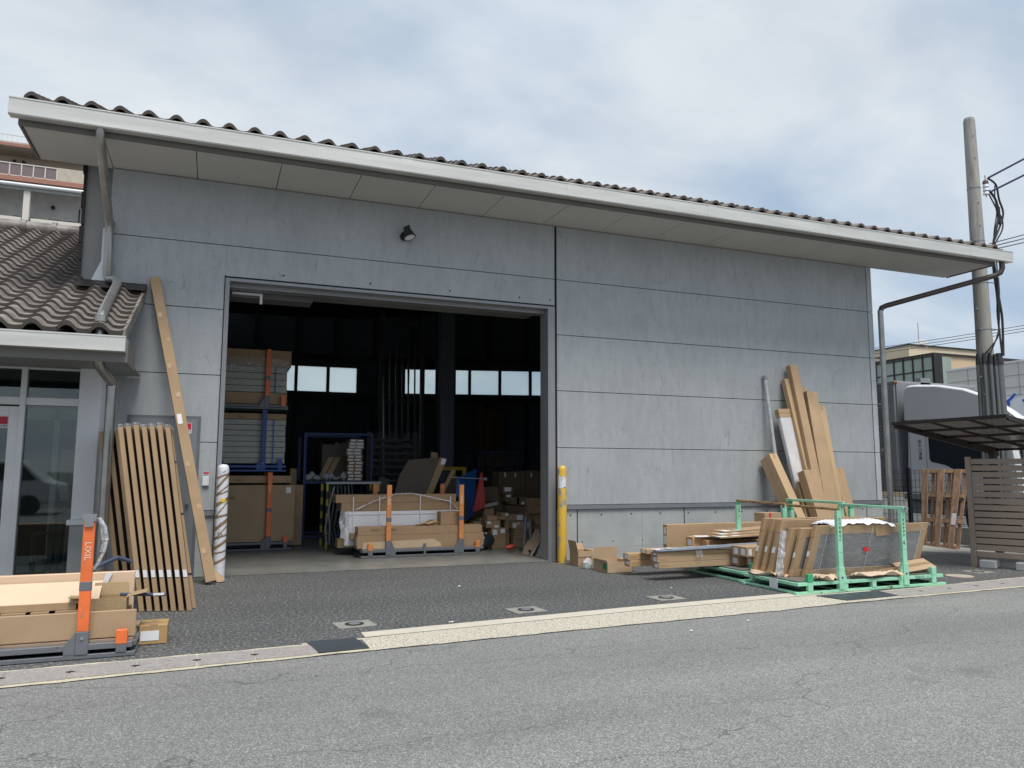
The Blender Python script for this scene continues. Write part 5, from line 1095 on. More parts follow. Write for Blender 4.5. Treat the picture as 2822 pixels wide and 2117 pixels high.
# 10. tall cartons leaning on the wall
LG = "tall cartons leaning on the wall at the right"
LL = [
 ("tallest carton in the leaning cluster", (4.43, -0.89), (4.53, -0.05, 3.26), 0.165, 0.12),
 ("wide carton second tallest, left of the tallest", (4.45, -0.84), (4.43, -0.03, 3.01), 0.20, 0.10),
 ("broad tall carton in the middle of the cluster", (4.50, -0.93), (4.80, -0.14, 2.79), 0.23, 0.12),
 ("thin carton showing just right of the tallest", (4.67, -0.81), (4.82, -0.03, 2.89), 0.12, 0.07),
 ("narrow carton peeking right of the broad middle one", (4.94, -0.78), (5.08, -0.03, 2.78), 0.11, 0.07),
 ("long carton whose right edge borders the bare wall", (4.92, -0.76), (5.18, -0.04, 2.57), 0.17, 0.07),
 ("medium carton in front of the tallest", (4.30, -0.90), (4.53, -0.34, 1.92), 0.19, 0.10),
 ("leftmost short carton tilting clearly to the left", (4.03, -0.83), (3.89, -0.05, 1.57), 0.17, 0.27),
 ("short wide carton at the front centre of the cluster", (4.25, -1.04), (4.22, -0.58, 1.36), 0.28, 0.17),
 ("low carton between the white pack and the short wide one", (4.19, -0.85), (4.24, -0.45, 1.18), 0.18, 0.12),
 ("short carton at the right end of the cluster", (5.31, -0.60), (5.30, -0.20, 1.43), 0.22, 0.11),
 ("slim slanting carton left of the right end one", (4.99, -0.56), (5.22, -0.14, 1.46), 0.14, 0.07)]
SAND = M("sandy_cardboard", (.48, .33, .19), .75, var=.08, vs=2, bump=.1, bs=100)
for i_, (lb, f, t, w_, d) in enumerate(LL):
    ft, tp = Vector((f[0], f[1], .01)), Vector(t); R_ = lean_R(ft, tp, .0); T = frame(ft-(R_ @ Vector((0, d, 0))), R_)
    c = carton(lb, None, (w_, d, (tp-ft).length), (KRAFT, SAND)[i_ % 2], T=T, tape=None, group=LG)
    Lz = (tp-ft).length; m = MB(); m.box(-.0012, -.0002, d*.5, d*.5+.003, 0, Lz, T); m.build('seam', SLOT, c)
    m = MB(); m.box(w_*.5-.025, w_*.5+.025, -.002, -.0013, Lz-.09, Lz+.002, T); m.build('tape', TAPE, c)
ft, tp = Vector((4.28, -.80, .01)), Vector((4.18, -.22, 2.48)); T = frame(ft, lean_R(ft, tp, .0)); Ln = (tp-ft).length
r = thing("white_wrapped_pack", "tall pack wrapped in white film with a taped cardboard top, leaning on the wall", 'wrapped pack', tuple(ft), LG)
m = MB(); m.box(0, .29, 0, .09, 0, Ln-.14, T); m.build("wrapped_body", M("white_film_wrap", (.60, .59, .59), .3, var=.12, vs=2.5, stretch=(2, 2, .7), bump=.6, bs=7), r, bevel=.012)
m = MB(); m.box(-.005, .295, -.005, .095, Ln-.16, Ln, T); m.build("cardboard_top", KRAFT3, r, bevel=.006)
m = MB(); m.box(-.008, .298, -.008, .098, Ln*.38, Ln*.38+.012, T); m.box(-.006, .296, -.0065, .0965, Ln-.10, Ln-.06, T); m.build("tape_band", TAPE, r)
m = MB(); m.tube([(4.10, -.43, .01), (4.06, -.05, 3.06)], .033, 14); m.mat(1); m.tube([(4.0615, -.06, 3.0), (4.06, -.05, 3.08)], .036, 14); tag(m.build("wrapped_tube", [M("grey_film_tube", (.40, .42, .44), .25, var=.15, vs=12, bump=.5, bs=20), GREYLT], smooth=True), "thin grey film wrapped tube leaning left of the white pack", 'tube', LG)
m = MB(); m.tube([(5.22, -.75, .01), (5.10, -.2, 1.50)], .04, 14); tag(m.build("white_tube", M("white_tube_end", (.62, .62, .60), .4), smooth=True), "short pale tube peeking out above the right end cartons", 'tube', LG)
for k, (x, w_, h) in enumerate(((5.75, .28, .62), (6.05, .22, .42), (6.35, .12, .5), (5.5, .18, .34))):
    m = MB(); m.prism([(x, -.55, .004), (x+w_, -.55, .004), (x+w_-.1, -.06, h), (x-.1, -.06, h)], (0, .03, 0)); tag(m.build("timber_offcut", M("reddish_timber", (.15, .085, .06), .8, var=.2, vs=3)), ["wide reddish board leaning low on the wall right of the cartons", "second reddish board leaning near the wall corner", "slim reddish board by the downpipe", "short reddish board nearest the carton cluster"][k], 'board')
# ------------------------------------------------------------ right side surroundings
FN = thing("slat_fence", "taupe horizontal slat fence panel at the right edge", 'fence', (5.6, -3.0, 0))
P0, P1 = Vector((5.49, -2.74, 0)), Vector((5.83, -3.50, 0)); dF = (P1-P0).normalized(); nF = Vector((dF.y, -dF.x, 0))
def fx(a, b, z0, z1, d0, d1, mb): mb.prism([P0+dF*a+nF*d0+Vector((0,0,z0)), P0+dF*b+nF*d0+Vector((0,0,z0)), P0+dF*b+nF*d1+Vector((0,0,z0)), P0+dF*a+nF*d1+Vector((0,0,z0))], (0, 0, z1-z0))
for (a, b) in ((-.02, .05), (.76, .80)): m = MB(); fx(a, b, .0 if a < 0 else .12, 1.61, -.03, .04, m); m.build("post", FENCEB, FN, bevel=.004)
m = MB()
for k in range(15): z = .15+k*.0965; fx(.05, .76, z, z+.078, -.012, .012, m)
m.build("slats", FENCEB, FN, bevel=.003)
m = MB(); fx(.80, 1.8, .12, 1.61, -.012, .012, m); m.build("next_panel", FENCEB, FN)
for k, s in enumerate((.10, .55)): m = MB(); fx(s, s+.20, .004, .11, -.16, .10, m); tag(m.build("concrete_block", CONC, bevel=.006), ["concrete block under the left half of the slat fence", "concrete block under the right half of the slat fence"][k], 'block', "blocks weighing the slat fence")
# canopy
CN = thing("bin_canopy", "low canopy with dark bronze beams and translucent roof behind the slat fence", 'canopy', (6, -3, 0))
cx0, cx1, cya, cyb = 4.95, 7.3, -3.78, -1.90; zc = lambda x: 2.15-(x-4.95)*.155
m = MB(); m.prism([(cx0, cya, 2.115), (cx0, cyb, 2.115), (cx0, cyb, 2.165), (cx0, cya, 2.165)], (.05, 0, 0)); m.build("front_beam", BRONZE, CN)
def raft(y, w_, h, off=0): 
    m = MB(); m.prism([(cx0+.05, y, zc(cx0)+off), (cx1, y, zc(cx1)+off), (cx1, y, zc(cx1)-h+off), (cx0+.05, y, zc(cx0)-h*.6+off)], (0, w_, 0)); m.build("rafter", BRONZE, CN)
raft(cya, .04, .10); raft(cyb-.04, .04, .13); raft(-3.16, .035, .045); raft(-2.53, .035, .045)
for x in (5.5, 6.05, 6.6, 7.25): m = MB(); m.box(x, x+.035, cya+.04, cyb-.04, zc(x)-.05, zc(x)-.012); m.build("purlin", BRONZE, CN)
def _pc(t, b, lk, nn):
    t.nodes.remove(b); o = t.nodes['Material Output']; tr = nn('ShaderNodeBsdfTransparent'); tr.inputs[0].default_value = (.50, .48, .46, 1)
    d = nn('ShaderNodeBsdfTranslucent'); d.inputs[0].default_value = (.16, .145, .135, 1); g = nn('ShaderNodeBsdfGlossy'); g.inputs[0].default_value = (.3, .3, .3, 1); g.inputs[1].default_value = .2
    m = nn('ShaderNodeMixShader'); m.inputs[0].default_value = .3; m2 = nn('ShaderNodeMixShader'); m2.inputs[0].default_value = .08
    lk(tr.outputs[0], m.inputs[1]); lk(d.outputs[0], m.inputs[2]); lk(m.outputs[0], m2.inputs[1]); lk(g.outputs[0], m2.inputs[2]); lk(m2.outputs[0], o.inputs[0])
PCARB = nodes_mat("smoked_polycarbonate", _pc)
m = MB(); m.prism([(cx0+.05, cya+.04, zc(cx0)-.002), (cx1, cya+.04, zc(cx1)-.002), (cx1, cyb-.04, zc(cx1)-.002), (cx0+.05, cyb-.04, zc(cx0)-.002)], (0, 0, .006)); m.build("roof_sheet", PCARB, CN)
for (x, y) in ((7.1, -1.98), (7.1, -3.7), (5.95, -3.70)): m = MB(); m.box(x-.045, x+.045, y-.045, y+.045, 0, zc(x)-.11); m.build("post", BRONZE if y > -2.5 else FENCEB, CN)
m = MB(); m.box(10.6, 11.6, -6.0, -2.15, 0, 2.05); tag(m.build("low_wall", M("taupe_wall", (.27, .24, .19), .7)), "low taupe wall seen beneath the canopy behind the pole", 'wall')
# pole
PO = thing("utility_pole", "concrete utility pole with strapped conduits rising behind the canopy", 'utility pole', (6.98, -2.05, 0))
m = MB(); m.tube([(6.98, -2.05, 0), (6.98, -2.05, 7.46)], .156, 28, .090); m.tube([(6.98, -2.05, 7.46), (6.98, -2.05, 7.50)], .087, 28, .078); m.build("pole", POLEC, PO, smooth=True)
pr = lambda z: .156-.0088*z
def ppt(ang, z, off): a = RD(ang); rr = pr(z)+off; return (6.98+rr*sin(a), -2.05-rr*cos(a), z)
for k, (an, rad, zt) in enumerate(((-100, .028, 3.22), (-62, .028, 3.22), (-30, .032, 3.22), (4, .030, 3.20), (34, .060, 3.22))):
    m = MB(); m.tube([ppt(an, 0, rad), ppt(an, 1.5, rad), ppt(an, zt, rad)], rad, 14); m.build("conduit", M("grey_conduit", (.13, .14, .145), .5, var=.1), PO, smooth=True)
    m = MB(); m.tube([ppt(an, zt-.05, rad), ppt(an, zt+.02, rad), ppt(an, zt+.07, rad), ppt(an, zt+.13, rad)], rad*1.25, 14, rad*.75); m.build("conduit_cap", BLACK, PO, smooth=True)
for z in (2.05, 2.65, 3.75, 4.55, 5.15, 5.28, 6.22):
    m = MB(); rr = pr(z)+.004; 
    v = []; 
    for kk in range(24): a = 2*pi*kk/24; v += [(6.98+rr*cos(a), -2.05+rr*sin(a), z), (6.98+rr*cos(a), -2.05+rr*sin(a), z+.022)]
    m.add(v, [(2*kk, (2*kk+2) % 48, (2*kk+3) % 48, 2*kk+1) for kk in range(24)]); m.box(6.98-rr-.05, 6.98-rr, -2.12, -2.10, z, z+.02)
    if z < 5: m.tube([(6.98+rr*.3, -2.05-rr, z+.01), (6.98+rr+.12, -2.05-.12, z+.01)], .009, 6)
    m.build("band", GREYLT, PO)
m = MB()
for z in (7.15, 6.75, 5.95, 5.55, 4.95, 3.35): m.cyl((6.98-.04, -2.05-pr(z)-.004, z), .010, .01, 8, 'Y')
for z in (4.1, 2.95): m.tube([(6.98-pr(z), -2.08, z), (6.98-pr(z)-.09, -2.10, z)], .008, 6); m.tube([(6.98-pr(z)-.09, -2.10, z), (6.98-pr(z)-.11, -2.10, z)], .016, 8)
m.build("step_bolt", GREYLT, PO)
m = MB()
for k in range(4): m.mat(1 if k == 3 else 0); m.tube([(7.17, -2.13, 6.13+.065*k), (7.17, -2.13, 6.18+.065*k)], .05, 14, .038)
m.mat(1); m.tube([(7.17, -2.13, 6.08), (7.17, -2.13, 6.47)], .008, 6); m.build("insulator", [WHITE, M("brown_glaze", (.12, .05, .05), .3)], PO, smooth=True)
def cabl(pts, r_, nm="cable", par=PO, mt=CABLE):
    P_ = [Vector(p) for p in pts]; out = []
    for i in range(len(P_)-1):
        p0 = P_[max(i-1, 0)]; p1 = P_[i]; p2 = P_[i+1]; p3 = P_[min(i+2, len(P_)-1)]
        for t in (0, .25, .5, .75): out.append(.5*((2*p1)+(-p0+p2)*t+(2*p0-5*p1+4*p2-p3)*t*t+(-p0+3*p1-3*p2+p3)*t**3))
    out.append(P_[-1]); m = MB(); m.tube(out, r_, 8); return m.build(nm, mt, par, smooth=True)
cabl([(7.20, -2.15, 6.42), (7.33, -2.2, 6.30), (7.38, -2.2, 6.05), (7.46, -2.2, 5.80), (7.34, -2.18, 5.50), (7.20, -2.15, 5.20), (7.18, -2.15, 4.9), (7.20, -2.17, 4.3), (7.14, -2.2, 4.0), (7.10, -2.26, 3.3)], .016)
cabl([(7.22, -2.15, 6.20), (7.30, -2.2, 6.02), (7.34, -2.2, 5.75), (7.26, -2.18, 5.45), (7.20, -2.16, 5.15), (7.19, -2.18, 4.6), (7.16, -2.24, 4.2), (7.19, -2.24, 3.9), (7.11, -2.27, 3.3)], .020)
cabl([(7.20, -2.15, 6.15), (7.28, -2.2, 5.9), (7.42, -2.2, 5.70), (7.40, -2.2, 5.50), (7.22, -2.16, 5.15), (7.16, -2.22, 4.5), (7.10, -2.24, 3.95), (7.0, -2.27, 3.6), (6.83, -2.12, 3.3)], .012)
cabl([(7.30, -2.2, 6.28), (7.28, -2.2, 6.05), (7.30, -2.2, 5.8), (7.23, -2.17, 5.4), (7.18, -2.22, 5.0), (7.14, -2.24, 4.2), (7.03, -2.27, 3.7), (6.87, -2.20, 3.3)], .010)
for (p_, q_, a_, b_) in (((7.33, -2.2, 5.9), (7.36, -2.2, 5.6), .035, .02), ((7.20, -2.16, 5.0), (7.19, -2.16, 5.22), .035, .035), ((7.19, -2.2, 4.35), (7.19, -2.2, 4.65), .03, .03)): MB().tube([p_, q_], a_, 10, b_).build("cable_joint", CABLE, PO, smooth=True)
WB = M("blue_overhead_wire", (.03, .045, .12), .4)
def wire(a, b, sag, r_, label, mt=WB, grp="overhead wires"):
    a = Vector(a); b = Vector(b); pts = [a.lerp(b, t/16)+Vector((0, 0, -sag*4*(t/16)*(1-t/16))) for t in range(17)]; m = MB(); m.tube(pts, r_, 6); return tag(m.build("overhead_wire", mt, smooth=True), label, 'wire', grp)
wire((10.016, -0.165, 7.58), (20, -9.5, 15.2), .3, .022, "upper thick blue wire leaving the top insulator to the right")
wire((10.016, -0.165, 7.26), (20, -9.8, 14.7), .35, .022, "lower thick blue wire leaving the insulator to the right")
for k in range(3): wire((9.965, -.116, 6.15-.07*k), (20, -9, 9.2+.3*(2-k)), .25, .011, ["top one of the three thin wires leaving the pole at eave height", "middle one of the three thin wires leaving the pole at eave height", "bottom one of the three thin wires leaving the pole at eave height"][k], CABLE)
for k in range(3): wire((12, 14, 5.3-.10*k), (30, -1.5, 8.6-.10*k), .5, .012, ["top one of the three distant wires crossing behind the pole", "middle one of the three distant wires crossing behind the pole", "lowest one of the three distant wires crossing behind the pole"][k], CABLE, "distant wires")
PO.scale = (1.23,)*3; PO.location = (9.745, -.018, -.316)    # stands beyond the end of the gutter
# timber pallet leaning on the mesh fence
PL = thing("timber_pallet", "worn timber pallet standing upright against the mesh fence with a paper note", 'pallet', (7.4, -.6, 0))
def pt(u, v, d): # u along Y (0..1), v up, d out
    b = Vector((7.47, -.20, .01)).lerp(Vector((7.28, -1.03, .01)), u); t_ = Vector((7.85, .02, 1.43)).lerp(Vector((7.85, -.86, 1.43)), u); return b.lerp(t_, v)+Vector((-1, -.25, .2))*d
def plk(u0, u1, v0, v1, d0, d1, nm): m = MB(); m.prism([pt(u0, v0, d0), pt(u1, v0, d0), pt(u1, v1, d0), pt(u0, v1, d0)], pt(0, 0, d1)-pt(0, 0, d0)); m.build(nm, WOODP, PL, bevel=.003)
for u in (.0, .40, .80): plk(u, u+.16, 0, 1, .03, .055, "front_board")
for u in (.19, .27+.03, .585, .69): plk(u-.0, u+.075, 0, 1, -.06, -.04, "rear_board")
plk(.965, 1.06, 0, 1, -.06, -.04, "rear_board")
for v in (.0, .32, .64, .955): plk(0, 1.04, v, v+.045, -.04, .03, "bearer")
m = MB(); m.prism([pt(.84, .30, .056), pt(.955, .30, .056), pt(.955, .44, .056), pt(.84, .44, .056)], (-.002, 0, 0)); m.build("paper_note", WPAPER, PL)
# mesh fence
MF = thing("mesh_fence", "black welded mesh fence between warehouse corner and parked truck", 'fence', (8.3, 0, 0))
m = MB(); Y0, Y1 = 2.6, -3.6; n = 62
for i in range(n+1): y = Y0+(Y1-Y0)*i/n; m.box(8.298, 8.304, y-.003, y+.003, .35, 1.43)
for z in (.4, .52, .66, .80, .94, 1.08, 1.22, 1.36, 1.42): m.box(8.290, 8.298, Y1, Y0, z-.003, z+.003)
m.build("mesh", BLACK, MF)
for y in (2.5, .80, -.9, -2.6): m = MB(); m.box(8.32, 8.38, y-.03, y+.03, .0, 1.47); m.build("post", BLACK, MF)
MB().box(8.25, 8.40, -3.6, 2.6, 0, .34).build("footing_wall", CONC, MF)
for k in range(7):
    m = MB(); y = -.9; z = .36+.075*k; m.box(7.75, 8.2, -2.1, -1.0, z, z+.016); m.box(7.75, 8.2, -2.1, -2.0, z+.016, z+.06); m.box(7.75, 8.2, -1.1, -1.0, z+.016, z+.06); m.box(7.75, 8.2, -1.6, -1.5, z+.016, z+.06)
    tag(m.build("dark_pallet", M("dark_timber", (.07, .055, .045), .8)), f"dark pallet in the low stack behind the timber pallet, {['bottom', 'second', 'third', 'fourth', 'fifth', 'sixth', 'top'][k]}", 'pallet', "dark pallets stacked by the mesh fence")
tag(MB().box(7.75, 8.2, -2.1, -1.0, 0, .358).build("dark_crate", M("dim_crate", (.035, .033, .03), .8)), "dark crate carrying the low stack of dark pallets", "crate")
m = MB(); m.prism([(6.2, -.75, .0), (6.6, -1.3, .0), (7.9, -3.0, .0), (8.2, -2.9, .0), (8.2, .2, .0), (6.9, .2, 0)], (0, 0, .03)); struct(m.build("concrete_kerb_slab", M("slab_grey", (.30, .29, .27), .9, var=.12)))
# truck
TR = thing("box_truck", "white truck with roof deflector and grey box body parked behind the mesh fence", 'truck', (10.2, 2, 0))
TX = 9.05; TW = M("truck_white", (.84, .85, .86), .18, var=.01)
def side(pts, wdt=2.35): return [(TX, y, z) for y, z in pts], (wdt, 0, 0)
m = MB(); prof = [(1.45, 2.50), (1.41, 3.20), (1.34, 3.27), (1.15, 3.27), (.6, 3.21), (0, 3.07), (-.45, 2.88), (-.8, 2.66), (-1.08, 2.42), (-1.10, 2.36), (-.5, 2.46)]
secs = [(0.0, .96, 0), (.10, 1.0, .0), (.35, 1.0, .12), (1.15, .90, .55), (1.5, .74, .8), (1.62, .55, .9)]; v = []
for (dx, sc_, back) in secs: v += [(TX+dx, y+back*min(1, max(0, (1.3-y)/1.3)), 2.45+(z-2.45)*sc_) for y, z in prof]
N = len(prof); f = [(i*N+k, i*N+(k+1) % N, (i+1)*N+(k+1) % N, (i+1)*N+k) for i in range(len(secs)-1) for k in range(N)]+[tuple(range(N)), tuple((len(secs)-1)*N+k for k in range(N))]
m.add(v, f); m.build("roof_deflector", TW, TR, bevel=.02, smooth=True)
m = MB(); a, b = side([(1.46, .92), (1.44, 1.45), (1.40, 2.25), (1.36, 2.44), (1.28, 2.50), (-.75, 2.48), (-.92, 2.3), (-1.02, 1.6), (-1.05, .92)]); m.prism(a, b); cab = m.build("cab", TW, TR, bevel=.05, smooth=True)
m = MB(); m.prism([(TX-.006, y, z) for y, z in ((.86, 2.10), (.855, 1.66), (.82, 1.60), (.5, 1.53), (.25, 1.42), (.05, 1.33), (-.72, 1.33), (-.82, 1.6), (-.72, 2.10), (-.62, 2.16), (.80, 2.16))], (.006, 0, 0)); m.build("side_window", M("dark_truck_glass", (.015, .022, .03), .08), TR)
m = MB(); m.box(TX-.004, TX+.001, .925, .93, 1.0, 2.40); m.box(TX-.004, TX+.001, 1.33, 1.335, 1.0, 2.40); m.build("door_gap", INK, TR)
m = MB(); m.box(TX+.1, TX+2.25, -1.06, -1.03, 1.4, 2.2); m.build("windscreen", M("dark_truck_glass", (.015, .022, .03), .08), TR)
RX = Matrix(((0, 0, -1, 0), (-1, 0, 0, 0), (0, 1, 0, 0), (0, 0, 0, 1)))
for k, ch in enumerate("㈱中川運輸"): text("lettering", ch, .085, M("truck_lettering", (.10, .10, .12), .6), cab, at(TX-.004, 1.075, 2.03-.088*k, RX), .001)
m = MB(); m.box(TX-.05, TX+2.4, -1.15, 1.52, .80, .94); m.box(TX+.1, TX+2.2, -1.1, 1.5, .5, .8); m.build("chassis_skirt", M("truck_grey", (.30, .31, .32), .4), TR, bevel=.02)
BODY = M("silver_truck_body", (.36, .365, .37), .4, metal=.4, var=.1, vs=2)
m = MB(); m.box(TX+.02, TX+2.5, 1.65, 9.0, .95, 3.36); m.build("box_body", BODY, TR, bevel=.02)
m = MB(); m.box(TX-.05, TX+.02, 1.63, 1.83, .99, 3.33); m.box(TX-.05, TX+2.52, 1.6, 9.0, 3.34, 3.40); m.build("corner_pillar", BODY, TR, bevel=.006)
m = MB()
for k in range(38): z = 1.35+k*.051; m.prism([(TX-.04, 1.84, z), (TX+.018, 1.84, z+.035), (TX+.018, 1.84, z)], (0, .75, 0))
m.build("side_louvres", M("louvre_grey", (.50, .51, .51), .5), TR)
m = MB(); m.box(TX-.08, TX-.05, 1.50, 1.62, 3.33, 3.37); m.build("marker_light", M("amber_lens", (.7, .25, .05), .3), TR)
m = MB(); m.box(TX+.75, TX+1.05, 1.60, 1.75, 3.34, 3.50); m.box(TX+.0, TX+2.4, 1.60, 1.64, 2.4, 3.34); m.build("body_fittings", GREYLT, TR)
for y in (-.35, 3.2, 4.3):
    m = MB(); m.cyl((TX+.02, y, .48), .48, .28, 28, 'X'); wh = m.build("wheel", BLACK, TR, smooth=True); MB().cyl((TX+.01, y, .48), .26, .02, 20, 'X').build("rim", GREYLT, wh)
TR.scale = (1.09,)*3; TR.location = (11.572, 3.160, -.124)
# far buildings on the right
YB = thing("office_block", "cream office block with gridded glass corner and dark roof edge beyond the truck", 'building', (33, 20, 0))
CR = M("cream_wall", (.72, .60, .42), .8, var=.04, vs=.3); CRT = M("tan_wall", (.62, .46, .30), .8, var=.04, vs=.3)
xb = 32.72
m = MB(); m.box(xb+.2, xb+14, 20.0, 40, 0, 8.0); m.build("main_block", CRT, YB)
m = MB(); m.box(xb-.05, xb+14, 19.9, 40.05, 8.0, 8.12); m.box(xb-1.6, xb+.02, 19.98, 20.0, 8.66, 8.68) if False else None; m.build("roof_edge", BRONZE, YB)
m = MB(); m.box(xb+.3, xb+6, 21.8, 34, 8.12, 8.85); m.build("upper_storey", CR, YB); m = MB(); m.box(xb+.25, xb+6.05, 21.7, 34.1, 8.85, 8.92); m.build("upper_roof_edge", BRONZE, YB)
m = MB(); m.box(xb, xb+.2, 20.0, 32, 2, 8.0); m.box(xb+.2, xb+1.3, 19.9, 20.0, 2, 7.9)
m.build("glass_wall", M("greenish_facade_glass", (.30, .36, .31), .12, var=.15, vs=.6), YB)
for i in range(15):
    y = 20.0+.66*i; MB().box(xb-.06, xb, y-.035, y+.035, 2, 8.0).build("mullion", BRONZE, YB)
for z in (7.93, 7.14, 6.2): MB().box(xb-.05, xb-.0, 20.0, 32, z-.035, z+.035).build("transom", BRONZE, YB)
MB().box(xb-.08, xb+.55, 19.85, 19.9, 2, 8.0).build("corner_mullion", BRONZE, YB)
m = MB(); c = Vector((34.3, 22, 9.0)); m.tube([c+Vector((-.06, -.10, 0)), c], .36, 20, .30); m.tube([(34.35, 22.1, 7.9), (34.35, 22.1, 9.0)], .03, 6)
tag(m.build("satellite_dish", WHITE, smooth=True), "white satellite dish on the cream office block roof", 'satellite dish'); MB_ = MB(); MB_.tube([(34.1, 22, 8.85), (34.1, 22, 10.3)], .022, 6); tag(MB_.build("antenna", GREYLT), "thin rod antenna above the satellite dish", 'antenna')
WB_ = thing("white_warehouse", "long off-white panelled warehouse with blue lettered sign at the right", 'warehouse', (28, 8, 0))
xw = 26.26
m = MB(); m.box(xw, xw+5.5, -10, 14.05, 0, 5.98); m.build("walls", M("off_white_panel_wall", (.66, .64, .58), .7, var=.03, vs=.4), WB_)
m = MB(); m.box(xw-.05, xw+5.6, -10.05, 14.1, 5.98, 6.06); m.build("roof_edge", ALUF, WB_)
m = MB()
for z in (5.45, 4.95, 4.62): m.box(xw-.012, xw, -10, 14, z-.012, z+.012)
for i in range(10): m.box(xw-.012, xw, 13-i*2.3-.012, 13-i*2.3+.012, 2, 5.95)
m.build("panel_joints", M("joint_grey", (.36, .35, .33), .8), WB_)
m = MB(); m.box(xw-.12, xw-.02, 6, 11.35, 3.55, 4.52); sg = m.build("sign_board", WHITE, WB_)
m = MB(); m.box(xw-.14, xw-.12, 6, 11.3, 3.55, 3.72); m.build("blue_band", M("sign_blue", (.01, .10, .60), .5), sg)
m = MB(); m.box(xw-.14, xw-.12, 6, 10.8, 3.44, 3.55); m.build("yellow_band", M("sign_yellow", (.8, .65, .05), .5), sg)
text("lettering", "イヤ", 1.15, M("sign_blue", (.01, .10, .60), .5), sg, at(xw-.135, 10.62, 4.14, RX), .012, sx=1.0)
m = MB(); m.box(xw-.3, xw-.1, 14.2, 14.7, 4.9, 5.1); m.tube([(xw-.2, 14.4, 4.7), (xw-.2, 14.4, 4.9)], .1, 10); tag(m.build("security_camera", WHITE), "white camera housing at the end of the off-white warehouse", 'camera')
# apartment block on the left
AP = thing("apartment_block", "tall beige apartment block with balconies and brick-red edge bands at the left", 'apartment block', (-18, 42, 0))
BE = M("beige_render", (.56, .48, .39), .8, var=.04, vs=.3); WHT = M("pale_balcony_wall", (.66, .62, .55), .8, var=.03, vs=.3); BRK = M("brick_red_band", (.36, .17, .13), .8, var=.05); GRYB = M("grey_beam", (.33, .33, .32), .8)
ax0, ax1 = -30, -12.95
m = MB(); m.box(ax0, ax1, 43.8, 56, 0, 21.2); m.build("walls", BE, AP)
MB().box(ax0, ax1, 43.72, 43.8, 10, 18.9).build("lower_wall", M("pale_grey_render", (.52, .51, .48), .8), AP)
m = MB(); m.box(ax0, ax1+.3, 41.9, 56, 21.15, 21.40); m.build("roof_slab", M("roof_slab_paint", (.48, .42, .36), .8), AP)
m = MB(); m.box(ax0, ax1+.3, 41.88, 41.9, 21.12, 21.30); m.build("roof_band", BRK, AP)
m = MB()
for i in range(70): m.box(ax0+i*.25, ax0+i*.25+.02, 42.0, 42.02, 21.4, 21.82)
m.box(ax0, ax1, 41.99, 42.03, 21.82, 21.86); m.build("roof_railing", WHT, AP)
for (zt) in (19.27, 16.30-.05, 13.2):
    m = MB(); m.box(ax0, ax1, 41.95, 43.8, zt-.30, zt); m.build("balcony_slab", GRYB if zt < 19 else M("slab_soffit_brown", (.22, .16, .13), .8), AP)
m = MB(); m.box(ax0, ax1, 41.92, 41.95, 18.98, 19.27); m.build("floor_band", BRK, AP)
m = MB()
for i in range(9):
    x1_ = -14.76-i*.63; m.box(x1_-.60, x1_, 42.0, 42.02, 19.33, 20.02)
m.build("balcony_glass", M("smoked_balcony_glass", (.20, .15, .15), .2, var=.1), AP)
m = MB(); 
for i in range(10): x1_ = -14.73-i*.63; m.box(x1_-.03, x1_+.03, 41.97, 42.03, 19.27, 20.08)
m.box(ax0, -14.72, 41.96, 42.04, 20.04, 20.10); m.box(ax0, -14.72, 41.97, 42.03, 19.28, 19.33); m.build("balcony_frame", WHT, AP)
m = MB(); m.box(-14.70, ax1, 41.96, 42.04, 19.27, 20.12); m.build("balcony_wall", M("tiled_balcony_wall", (.50, .44, .36), .8), AP)
for (x0, x1, z0, z1) in ((-16.95, -15.75, 19.35, 20.55), (-13.75, -13.3, 19.6, 20.35), (-18.6, -17.75, 19.6, 20.4), (-17.3, -16.0, 16.5, 17.35), (-15.4, -13.7, 16.5, 17.35), (-19.6, -17.9, 16.5, 17.35)):
    m = MB(); m.box(x0, x1, 43.70, 43.8, z0, z1); wf = m.build("window", WHT, AP); m = MB(); mid = (x0+x1)/2; m.box(x0+.06, mid-.03, 43.66, 43.70, z0+.05, z1-.06); m.box(mid+.03, x1-.06, 43.66, 43.70, z0+.05, z1-.06); m.build("pane", M("apartment_glass", (.10, .13, .16), .1, var=.5, vs=.9), wf)
m = MB(); m.tube([(ax0, 41.7, 18.68), (ax1+.02, 41.7, 18.68)], .11, 12); m.build("white_rail", WHITE, AP, smooth=True)
m = MB(); m.box(ax0, ax1, 41.8, 42.1, 18.38, 18.60); m.build("lower_beam", GRYB, AP)
for x in (-16.38, -13.10, -19.7): MB().box(x, x+.34, 41.85, 42.15, 15.9, 18.40).build("balcony_column", WHT, AP)
for (a, b) in ((-15.93, -13.13), (-19.3, -16.44)):
    m = MB(); m.box(a, b, 41.9, 42.0, 15.9, 16.70); n = int((b-a)/.12)
    for i in range(n): m.box(a+.04+i*.12, a+.08+i*.12, 41.885, 41.9, 15.95, 16.62)
    m.build("balcony_wall", WHT, AP)
m = MB(); m.tube([(-15.1, 43.6, 18.0), (-15.1, 43.5, 18.05)], .12, 10); m.tube([(-17.4, 43.7, 20.8), (-17.4, 43.6, 20.8)], .1, 10); m.tube([(-16.9, 43.7, 20.8), (-16.9, 43.6, 20.8)], .1, 10); m.tube([(-13.6, 43.5, 16.4), (-13.6, 43.5, 18.1)], .05, 8); m.build("wall_vents", BRONZE, AP)
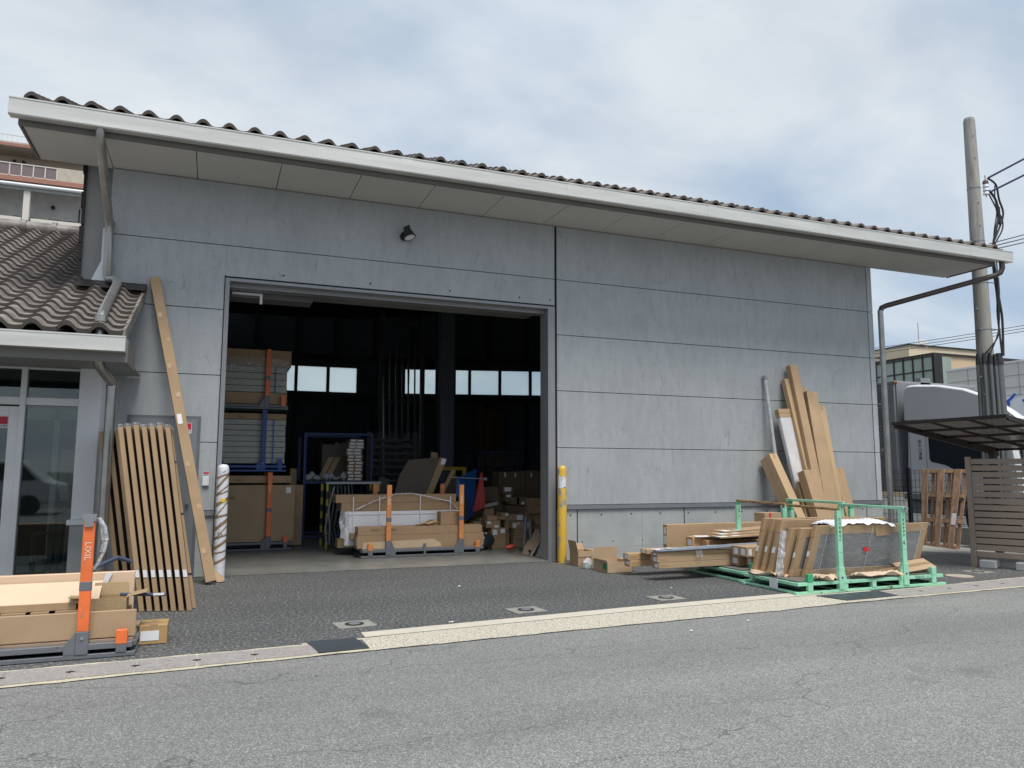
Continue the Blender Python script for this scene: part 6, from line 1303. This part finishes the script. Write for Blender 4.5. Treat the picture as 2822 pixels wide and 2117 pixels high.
# cars parked across the road, mirrored in the office glass
CARW = M("car_white", (.72, .73, .74), .2, var=.01)
def car(label, x, y):
    r = thing("parked_car", label, 'car', (x, y, 0), "cars parked across the road")
    W_ = 1.65; pr_ = [(0, .35), (0, .80), (.15, .95), (.9, 1.02), (1.5, 1.62), (1.8, 1.70), (3.1, 1.68), (3.7, 1.05), (4.1, .95), (4.15, .35)]
    m = MB(); m.prism([(x+a, y, z) for a, z in pr_], (0, -W_, 0)); m.build("body", CARW, r, bevel=.06, smooth=True)
    m = MB(); m.prism([(x+a, y+.006, z) for a, z in ((1.05, 1.05), (1.55, 1.56), (3.05, 1.58), (3.5, 1.06))], (0, -.006, 0)); m.build("side_window", M("dark_truck_glass", (.015, .022, .03), .08), r)
    for a in (.75, 3.3): m = MB(); m.cyl((x+a, y-.2, .31), .31, .22, 20, 'Y'); m.build("wheel", BLACK, r)
    m = MB(); m.box(x-.02, x+.04, y-.3, y-.05, .75, .95); m.build("tail_light", M("red_lens", (.5, .01, .02), .2), r)
car("white hatchback parked across the road, seen only mirrored in the office glass", -13.5, -17.5)
car("white wagon parked behind the mirrored hatchback", -18.3, -17.8)
car("white hatchback parked across the road, right of the mirrored one", -8.4, -17.6)

# litter on the asphalt
for k, (x, y, w_, a, lb) in enumerate(((-2.95, -4.05, .05, .3, "crumpled pale scrap on the forecourt between the two left inspection covers"), (-1.1, -5.15, .035, .8, "tiny white scrap on the road below the pebbled apron"), (-.35, -4.95, .03, .2, "tiny pale scrap on the road near the apron edge"), (-2.2, -2.0, .05, 1.1, "small white paper bit on the dark forecourt in front of the doorway"), (.1, -3.0, .03, .4, "small dark-edged bit on the forecourt left of the green stillages"), (4.6, -5.6, .04, .9, "small white scrap on the road at the right"))):
    T = Matrix.Translation((x, y, .004)) @ Matrix.Rotation(a, 4, 'Z'); m = MB(); m.sheet(4, 3, lambda u, v: T @ Vector((w_*u, w_*.6*v, .004*sin(u*9)+.003*sin(v*11)+.006)))
    tag(m.build("paper_scrap", WPAPER), lb, 'litter', "scraps of litter on the asphalt")
for k, (x0, y0, L_n, a, lb) in enumerate(((-3.0, -2.6, .25, .1, "dark oily tyre smear left of centre on the forecourt"), (-1.2, -2.1, .35, .0, "dark oily smear right of centre on the forecourt"))):
    pass
